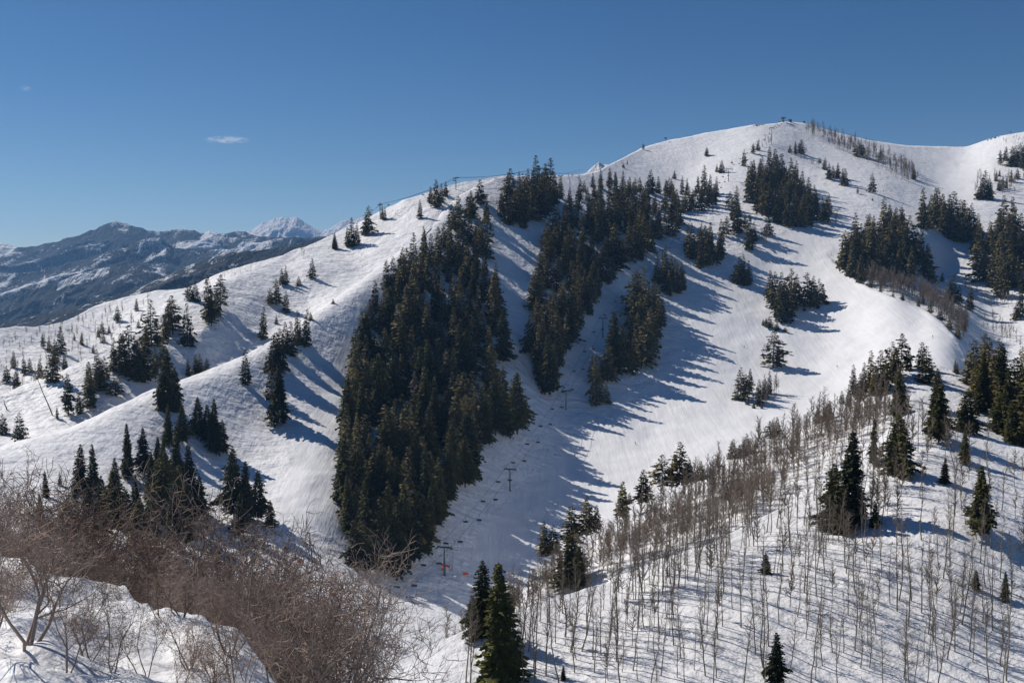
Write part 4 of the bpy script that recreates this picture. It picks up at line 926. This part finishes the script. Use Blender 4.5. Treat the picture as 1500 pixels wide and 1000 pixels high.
ORD2 = ['lowest', 'second', 'third', 'fourth', 'fifth', 'sixth', 'seventh', 'eighth', 'ninth', 'tenth', 'eleventh', 'twelfth', 'thirteenth', 'fourteenth', 'fifteenth', 'sixteenth', 'seventeenth', 'eighteenth', 'nineteenth', 'twentieth']
num = lambda k: ORD2[k] if k < 20 else 'twenty %s' % ['first', 'second', 'third', 'fourth', 'fifth', 'sixth', 'seventh', 'eighth', 'ninth'][k - 20] if k < 29 else 'thirty %s' % ['zeroth', 'first', 'second', 'third', 'fourth', 'fifth', 'sixth', 'seventh', 'eighth', 'ninth'][k - 29] if k < 39 else 'number %d' % k
for li in (0, 1):
    sub = sorted([c for c in CHS if c[2] == li], key=lambda c: c[3])
    for k, c in enumerate(sub):
        chair(c[0], c[1], '%s dark empty chair up the %s cable of the main lift' % (num(k), ('left', 'right')[li]), 'chairs on the main lift')
# the second lift follows the left ridge
rb = [S_B.behind(505, 40), S_B.at(557, 321), S_B.at(668, 277), S_MAIN.at(790, 285), S_MAIN.behind(850, 30)]
rh = [14.0, 14.0, 12.0, 27.0, 16.0]
RL = [None, 'leaning lift tower on the left ridge skyline beside two slim conifers', 'small lift tower standing alone on the rounded ridge top', 'lift tower hidden in the ridge top grove', None]
for k, c in enumerate(sorted(lift(rb, rh, RL, 'ridge', 46.0, 20.0, 'towers of the ridge lift', 'thin cable of the ridge lift against the sky', 0.03), key=lambda c: c[0][0])):
    chair(c[0], c[1], 'tiny chair hanging from the ridge lift cable, %s from left' % (['first'] + ORD2[1:])[min(k, 19)], 'chairs on the ridge lift')
# summit and ridge equipment
def pole_rig(p, h, label, head):
    e = obj('ridge_mast', None, None, p); tag(e, label, 'mast')
    m = MB(); m.bar((0, 0, -0.5), (0, 0, h), 0.28, 0.2); obj('pole', m.mesh('pole', M_WOOD), e)
    m = MB(); m.box((0, 0, h + 0.4), head); m.box((0.8, 0, h * 0.65), (1.6, 0.5, 0.5)); obj('signal_box', m.mesh('signal_box', M_DARK), e)
pole_rig(P(943, 219), 6, 'thin pole on the left shoulder of the summit ridge', (1.4, 1.0, 1.2))
pole_rig(P(975, 207), 5, 'short mast on the skyline of the white summit ridge', (4.0, 1.2, 1.6))
pole_rig(P(1480, 197), 4, 'small dark post on the far right skyline', (1.5, 1, 1.2))
def station(p, label):
    e = obj('lift_station', None, None, p, (0, 0, R(-30))); tag(e, label, 'lift station')
    m = MB(); m.bar((0, 0, -1), (0, 0, 7.5), 0.7, 0.55, 10); m.bar((-2.2, 0, -1), (-0.4, 0, 6), 0.25); m.bar((2.2, 0, -1), (0.4, 0, 6), 0.25); obj('support_post', m.mesh('support_post', M_GREEN), e)
    m = MB(); m.bar((0, 0, 7.6), (0, 0, 8.0), 3.2, 3.2, 24); m.bar((0, 0, 8.0), (0, 0, 8.5), 0.6, 0.5, 10); obj('bullwheel', m.mesh('bullwheel', M_DARK), e)
    m = MB(); m.box((0, 1.0, 9.4), (5.5, 7.5, 1.3), 0, 0, 0.8); obj('machine_housing', m.mesh('machine_housing', M_STEEL), e)
station(P(1148, 180.5) + np.array([0, 6, 0]), 'lift top station on a post at the very summit')
def hut(p, w, d, h, label, rz=0.2):
    e = obj('patrol_hut', None, None, p, (0, 0, rz)); tag(e, label, 'hut')
    m = MB(); m.box((0, 0, h / 2 - 0.4), (w, d, h + 0.8)); obj('wall', m.mesh('wall', M_WOOD), e)
    v = [(-w * .62, -d * .62, h), (w * .62, -d * .62, h), (w * .62, d * .62, h), (-w * .62, d * .62, h), (-w * .62, 0, h + d * .42), (w * .62, 0, h + d * .42)]
    obj('roof', mesh_np('roof', v, [[0, 1, 5, 4], [2, 3, 4, 5], [0, 3, 2, 1]], [[0, 4, 3], [1, 2, 5]], [M_ROCK]), e)
    m = MB(); m.box((0, -d / 2 - 0.04, 1.0), (1.0, 0.08, 2.0)); dn = obj('door', m.mesh('door', M_DARK), e)
hut(P(1158, 180) + np.array([0, 3, 0]), 4.2, 3.6, 4.2, 'small dark hut just right of the summit station')
hut(P(1178, 180.5) + np.array([0, 2, 0]), 3.0, 2.6, 2.4, 'tiny hut at the top end of the gray aspen belt')
def rockrow(pts, label, seed):
    r = np.random.default_rng(seed); m = MB()
    for u, v, sz in pts:
        p = P(u, v); bm = bmesh.new(); bmesh.ops.create_icosphere(bm, subdivisions=2, radius=1.0)
        V = np.array([x.co for x in bm.verts]); T = np.array([[w_.index for w_ in f.verts] for f in bm.faces]); bm.free()
        V = V * (1 + 0.5 * fbm(V[:, 0] * 1.3 + u, V[:, 1] * 1.3 + V[:, 2], seed, 3))[:, None] * np.array([sz, sz * .8, sz * .55])
        m.add(V + p, None, T)
    return tag(obj('rock_outcrop', m.mesh('rock_outcrop', M_ROCK)), label, 'rocks')
rockrow([(1104, 185, 1.6), (1108, 184.4, 2.2), (1112, 183.8, 1.8), (1116, 183.3, 1.9), (1119, 183, 1.4)], 'dark rocky lip on the skyline left of the summit', 3)
rockrow([(1447, 205.5, 2.0), (1452, 204, 2.6), (1458, 202.6, 2.4), (1463, 201.4, 1.6)], 'dark rocky lip on the right hand skyline ridge', 4)
rockrow([(633, 764, 2.2), (636, 758, 1.4)], 'dark bare rock breaking the snow beside the central grove', 5)
def netting(p, L, hgt, rz, label, posts=4, tilt=0.0):
    e = obj('safety_net', None, None, p, (0, tilt, rz)); tag(e, label, 'net fence')
    m = MB()
    for k in range(posts): m.bar((-L / 2 + L * k / (posts - 1), 0, -0.4), (-L / 2 + L * k / (posts - 1), 0, hgt + 0.25), 0.05, None, 6)
    obj('posts', m.mesh('posts', M_DARK), e) if False else None
    for k in range(posts):
        q = MB(); x = -L / 2 + L * k / (posts - 1); q.bar((x, 0, -0.4), (x, 0, hgt + 0.25), 0.05, None, 6); obj('post', q.mesh('post', M_DARK), e)
    m = MB(); n = 14
    for k in range(n):
        x0 = -L / 2 + L * k / n; x1 = -L / 2 + L * (k + 1) / n; sg = 0.12 * math.sin(k * 2.1)
        m.box(((x0 + x1) / 2, 0.06, hgt / 2 + 0.1 + sg), (L / n * 1.02, 0.04, hgt * 0.85))
    obj('net', m.mesh('net', M_ORANGE), e)
netting(P(652, 829) + np.array([0, 0, 0.0]), 4.4, 1.3, R(-14), 'orange net behind the nearest lift tower', 3, R(8))
netting(P(649.5, 835), 1.8, 1.5, R(10), 'small orange net square left of the nearest tower foot', 2)
netting(P(682, 843), 2.6, 1.3, R(-5), 'orange net lying apart right of the nearest lift tower', 3)
netting(P(440, 823), 2.6, 1.4, 0.1, 'scrap of orange net behind the oak brush', 3)
def marker(p, label):
    e = obj('trail_marker', None, None, p); tag(e, label, 'trail marker')
    m = MB(); m.bar((0, 0, -0.4), (0, 0, 3.0), 0.06); obj('pole', m.mesh('pole', M_DARK), e)
    m = MB(); m.box((0, 0, 3.0), (2.2, 0.1, 0.45), 0, 0); m.box((0, 0.0, 3.0), (0.45, 0.12, 2.2)); obj('cross_board', m.mesh('cross_board', M_RED), e)
marker(P(1294, 283), 'left red cross marker on the upper groomed face'); marker(P(1305, 284), 'right red cross marker on the upper groomed face')
# leaning bare trunks on the left spur
def snag(p, q, r0, label):
    p = np.array(p); q = np.array(q); d = q - p; L = np.linalg.norm(d)
    e = obj('dead_trunk', None, None, p); tag(e, label, 'dead tree')
    m = MB(); pts = [d * t + np.array([math.sin(t * 9) * 0.12, 0, 0]) for t in np.linspace(-0.03, 1, 9)]
    for k in range(8): m.bar(pts[k], pts[k + 1], r0 * (1 - k / 11), r0 * (1 - (k + 1) / 11), 7)
    obj('trunk', m.mesh('trunk', M_WOOD), e)
    m = MB(); rr = np.random.default_rng(int(L * 10))
    for k in range(7):
        b = d * (0.35 + 0.6 * rr.random()); m.bar(b, b + rr.normal(size=3) * np.array([0.6, 0.6, 0.3]), 0.05, 0.02, 5)
    obj('branch_stubs', m.mesh('branch_stubs', M_WOOD), e)
def frame_pt(u, v, y):
    x, yy, z = bearing(u, v); return np.array([x * y / yy, y, z * y / yy])
b0 = S_B.at(77, 606); snag(b0, frame_pt(50, 543, b0[1]), 0.34, 'long bare trunk leaning left across the lower left spur')
b0 = S_B.at(10, 597); snag(b0, frame_pt(5, 585, b0[1]), 0.34, 'short bare leaning stub at the left edge')

# ------------------------------------------------------------------ skiers
def skier_mesh(pose):
    me = bpy.data.meshes.new('person'); bm = bmesh.new(); sk = bm.verts.layers.skin.verify()
    J = {'pel': (0, 0, .78, .15), 'bel': (0, .05, .95, .145), 'che': (0, .14, 1.18, .17), 'nek': (0, .20, 1.40, .065), 'hed': (0, .24, 1.53, .105), 'top': (0, .25, 1.62, .09)}
    for s in (-1, 1):
        J.update({'hip%d' % s: (s * .11, 0, .74, .11), 'kne%d' % s: (s * .15, .17, .45, .075), 'ank%d' % s: (s * .14, .02, .12, .06), 'toe%d' % s: (s * .14, .18, .06, .055),
                  'sho%d' % s: (s * .20, .15, 1.30, .075), 'elb%d' % s: (s * .33, .12, 1.08, .055), 'wri%d' % s: (s * .31, .34, 1.00, .045), 'han%d' % s: (s * .30, .42, 1.01, .05)})
    E = [('pel', 'bel'), ('bel', 'che'), ('che', 'nek'), ('nek', 'hed'), ('hed', 'top')]
    for s in (-1, 1): E += [('pel', 'hip%d' % s), ('hip%d' % s, 'kne%d' % s), ('kne%d' % s, 'ank%d' % s), ('ank%d' % s, 'toe%d' % s), ('che', 'sho%d' % s), ('sho%d' % s, 'elb%d' % s), ('elb%d' % s, 'wri%d' % s), ('wri%d' % s, 'han%d' % s)]
    vs = {}
    for k, (x, y, z, rd) in J.items():
        v = bm.verts.new((x + pose * z * 0.1, y, z)); v[sk].radius = (rd, rd); v[sk].use_root = (k == 'pel'); vs[k] = v
    for a, b in E: bm.edges.new((vs[a], vs[b]))
    bm.to_mesh(me); bm.free()
    o = bpy.data.objects.new('tmp', me); COL.objects.link(o)
    o.modifiers.new('s', 'SKIN'); m = o.modifiers.new('d', 'SUBSURF'); m.levels = 1; m.render_levels = 1
    dg = bpy.context.evaluated_depsgraph_get(); out = bpy.data.meshes.new_from_object(o.evaluated_get(dg)); bpy.data.objects.remove(o)
    out.name = 'person'
    return out
def skier_set(jacket, pose):
    b = skier_mesh(pose); b.materials.clear()
    for m in (jacket, M_PANT, M_SKIN): b.materials.append(m)
    for f in b.polygons:
        z = f.center.z; f.material_index = 1 if z < .84 else (2 if z > 1.43 and f.center.y > .26 else 0); f.use_smooth = True
    return b
SK = [skier_set(M_BLUEJ, 0.6), skier_set(M_BLKJ, -0.7), skier_set(M_REDJ, 0.2)]
hb = MB(); bm = bmesh.new(); bmesh.ops.create_uvsphere(bm, u_segments=12, v_segments=8, radius=.135)
HV = np.array([v.co for v in bm.verts]); HQ = [[v.index for v in f.verts] for f in bm.faces]; bm.free()
hb.add(HV * [1, 1.12, 1] + [0, 0, 0], [q for q in HQ if len(q) == 4], [q for q in HQ if len(q) == 3]); HELM = hb.mesh('helmet', M_DARK, True)
sb = MB(); sb.box((0, .05, .02), (.09, 1.5, .025)); sb.box((0, .86, .05), (.08, .2, .02), 0, R(22)); SKI = sb.mesh('ski', M_DARK)
pb = MB(); pb.bar((0, 0, 0), (0.05, -0.75, -0.72), 0.012, 0.008, 5); pb.bar((0, 0, 0.1), (0, 0, -0.02), 0.02, None, 5); POLE = pb.mesh('ski_pole', M_STEEL)
SKIERS = [(931, 652, 0, 40, 'skier in navy crossing the sunlit run below the tree shadows'), (842, 667, 1, 160, 'skier in black beside the shadow edge low on the run'), (1090, 508, 0, 200, 'skier alone on the open run left of the broad solitary conifer'), (1226, 539, 1, 150, 'skier at the right of the run below the tree islands'),
          (1366, 493, 2, 170, 'skier near the run edge beside the cat road'), (1217, 373, 1, 190, 'skier high on the run left of the knoll grove'), (1411, 224, 0, 180, 'tiny skier in the upper right bowl under the skyline'), (968, 395, 2, 200, 'skier on the lit strip beside the middle lift tower')]
for u, v, k, yaw, label in SKIERS:
    p = P(u, v); pose = (0.6, -0.7, 0.2)[k]
    e = obj('person', None, None, p + np.array([0, 0, 0.03]), (0, 0, R(yaw)), (1.1,) * 3); tag(e, label, 'person', 'skiers on the run')
    obj('body', SK[k], e); obj('helmet', HELM, e, (pose * .158, .245, 1.60))
    for s in (-1, 1):
        obj('ski', SKI, e, (s * .14, .05, 0)); obj('ski_pole', POLE, e, (s * .30 + pose * .1, .43, 1.02))

# ------------------------------------------------------------------ two wisps of cloud, far off above the air layer
def cloud(u, v, y, size, label, seed, dens):
    c = frame_pt(u, v, y); bm = bmesh.new(); bmesh.ops.create_icosphere(bm, subdivisions=4, radius=1.0)
    V = np.array([x.co for x in bm.verts]); T = np.array([[w_.index for w_ in f.verts] for f in bm.faces]); bm.free()
    V = V * (1 + 0.5 * fbm(V[:, 0] * 2.2 + 3, V[:, 1] * 2 + V[:, 2] * 2, seed, 3))[:, None]
    m = bpy.data.materials.new('cloud_vapour'); m.use_nodes = True; nt = m.node_tree; nt.nodes.clear()
    o = N(nt, 'ShaderNodeOutputMaterial'); vp = N(nt, 'ShaderNodeVolumePrincipled'); vp.inputs['Color'].default_value = (1, 1, 1, 1); vp.inputs['Anisotropy'].default_value = 0.3
    tc = N(nt, 'ShaderNodeTexCoord'); ln = N(nt, 'ShaderNodeVectorMath', operation='LENGTH'); nt.links.new(tc.outputs['Object'], ln.inputs[0])
    fall = mathn(nt, 'SUBTRACT', 1.0, ln.outputs['Value'], True)
    mp = N(nt, 'ShaderNodeMapping'); mp.inputs['Scale'].default_value = (2.6, 1.2, 1.0); nt.links.new(tc.outputs['Object'], mp.inputs['Vector'])
    nz = mathn(nt, 'SUBTRACT', noise(nt, 1.5, 6, 0.7, mp.outputs['Vector']), 0.47, True)
    dn = mathn(nt, 'MULTIPLY', mathn(nt, 'MULTIPLY', nz, fall), dens)
    nt.links.new(dn, vp.inputs['Density']); nt.links.new(vp.outputs['Volume'], o.inputs['Volume'])
    ob = obj('cloud', mesh_np('cloud', V, None, T, [m], smooth=True), None, c, None, size); tag(ob, label, 'cloud')
cloud(332, 205, 9000, (230, 160, 34), 'larger thin white cloud wisp above the left ridge', 5, 0.09)
cloud(38, 130, 9000, (60, 50, 28), 'tiny faint cloud puff near the upper left corner', 6, 0.07)
#@@PART6

#@@PART2

# ------------------------------------------------------------------ light, sky, air
SUN_AZ, SUN_EL = R(-58), R(41)      # azimuth measured from straight ahead, negative to the left
sd = Vector((math.sin(SUN_AZ) * math.cos(SUN_EL), math.cos(SUN_AZ) * math.cos(SUN_EL), math.sin(SUN_EL)))
sl = bpy.data.lights.new('sun', 'SUN'); sl.energy = 4.7; sl.angle = R(0.5); sl.color = (1.0, 0.93, 0.85)
so = bpy.data.objects.new('sun', sl); COL.objects.link(so)
so.rotation_euler = sd.to_track_quat('Z', 'Y').to_euler()
w = bpy.data.worlds.new('World'); SC.world = w; w.use_nodes = True
wn = w.node_tree; bg = wn.nodes['Background']
sky = wn.nodes.new('ShaderNodeTexSky'); sky.sky_type = 'NISHITA'; sky.sun_disc = False
sky.sun_elevation = SUN_EL; sky.sun_rotation = SUN_AZ; sky.altitude = 2600; sky.air_density = 1.0; sky.dust_density = 0.5; sky.ozone_density = 2.2
hs = wn.nodes.new('ShaderNodeHueSaturation'); hs.inputs['Saturation'].default_value = 1.28; hs.inputs['Hue'].default_value = 0.504     # a polarised, saturated exposure
wn.links.new(sky.outputs['Color'], hs.inputs['Color']); wn.links.new(hs.outputs['Color'], bg.inputs['Color']); bg.inputs['Strength'].default_value = 0.060
SC.view_settings.view_transform = 'Standard'; SC.view_settings.look = 'None'; SC.view_settings.exposure = 0.0; SC.view_settings.gamma = 1.0
HAZE = True
if HAZE:
    h = MB(); h.box((0, 6500, 90), (32000, 19000, 1462))
    hm = bpy.data.materials.new('mountain_haze'); hm.use_nodes = True; hn = hm.node_tree; hn.nodes.clear()
    ho = hn.nodes.new('ShaderNodeOutputMaterial'); hv = hn.nodes.new('ShaderNodeVolumePrincipled')
    hv.inputs['Color'].default_value = (0.27, 0.56, 1.0, 1); hv.inputs['Density'].default_value = 3.5e-5; hv.inputs['Anisotropy'].default_value = 0.2
    hn.links.new(hv.outputs['Volume'], ho.inputs['Volume'])
    tag(obj('haze', h.mesh('haze', hm)), 'thin blue air between the camera and the far mountains', None, None, 'stuff')
SC.render.engine = 'CYCLES'
cy = SC.cycles
cy.use_denoising = True; cy.denoiser = 'OPENIMAGEDENOISE'; cy.denoising_input_passes = 'RGB_ALBEDO_NORMAL'; cy.denoising_prefilter = 'ACCURATE'; cy.max_bounces = 5; cy.diffuse_bounces = 3; cy.glossy_bounces = 2; cy.transmission_bounces = 2; cy.volume_bounces = 3; cy.transparent_max_bounces = 6
cy.use_adaptive_sampling = True; cy.adaptive_threshold = 0.006; cy.caustics_reflective = False; cy.caustics_refractive = False
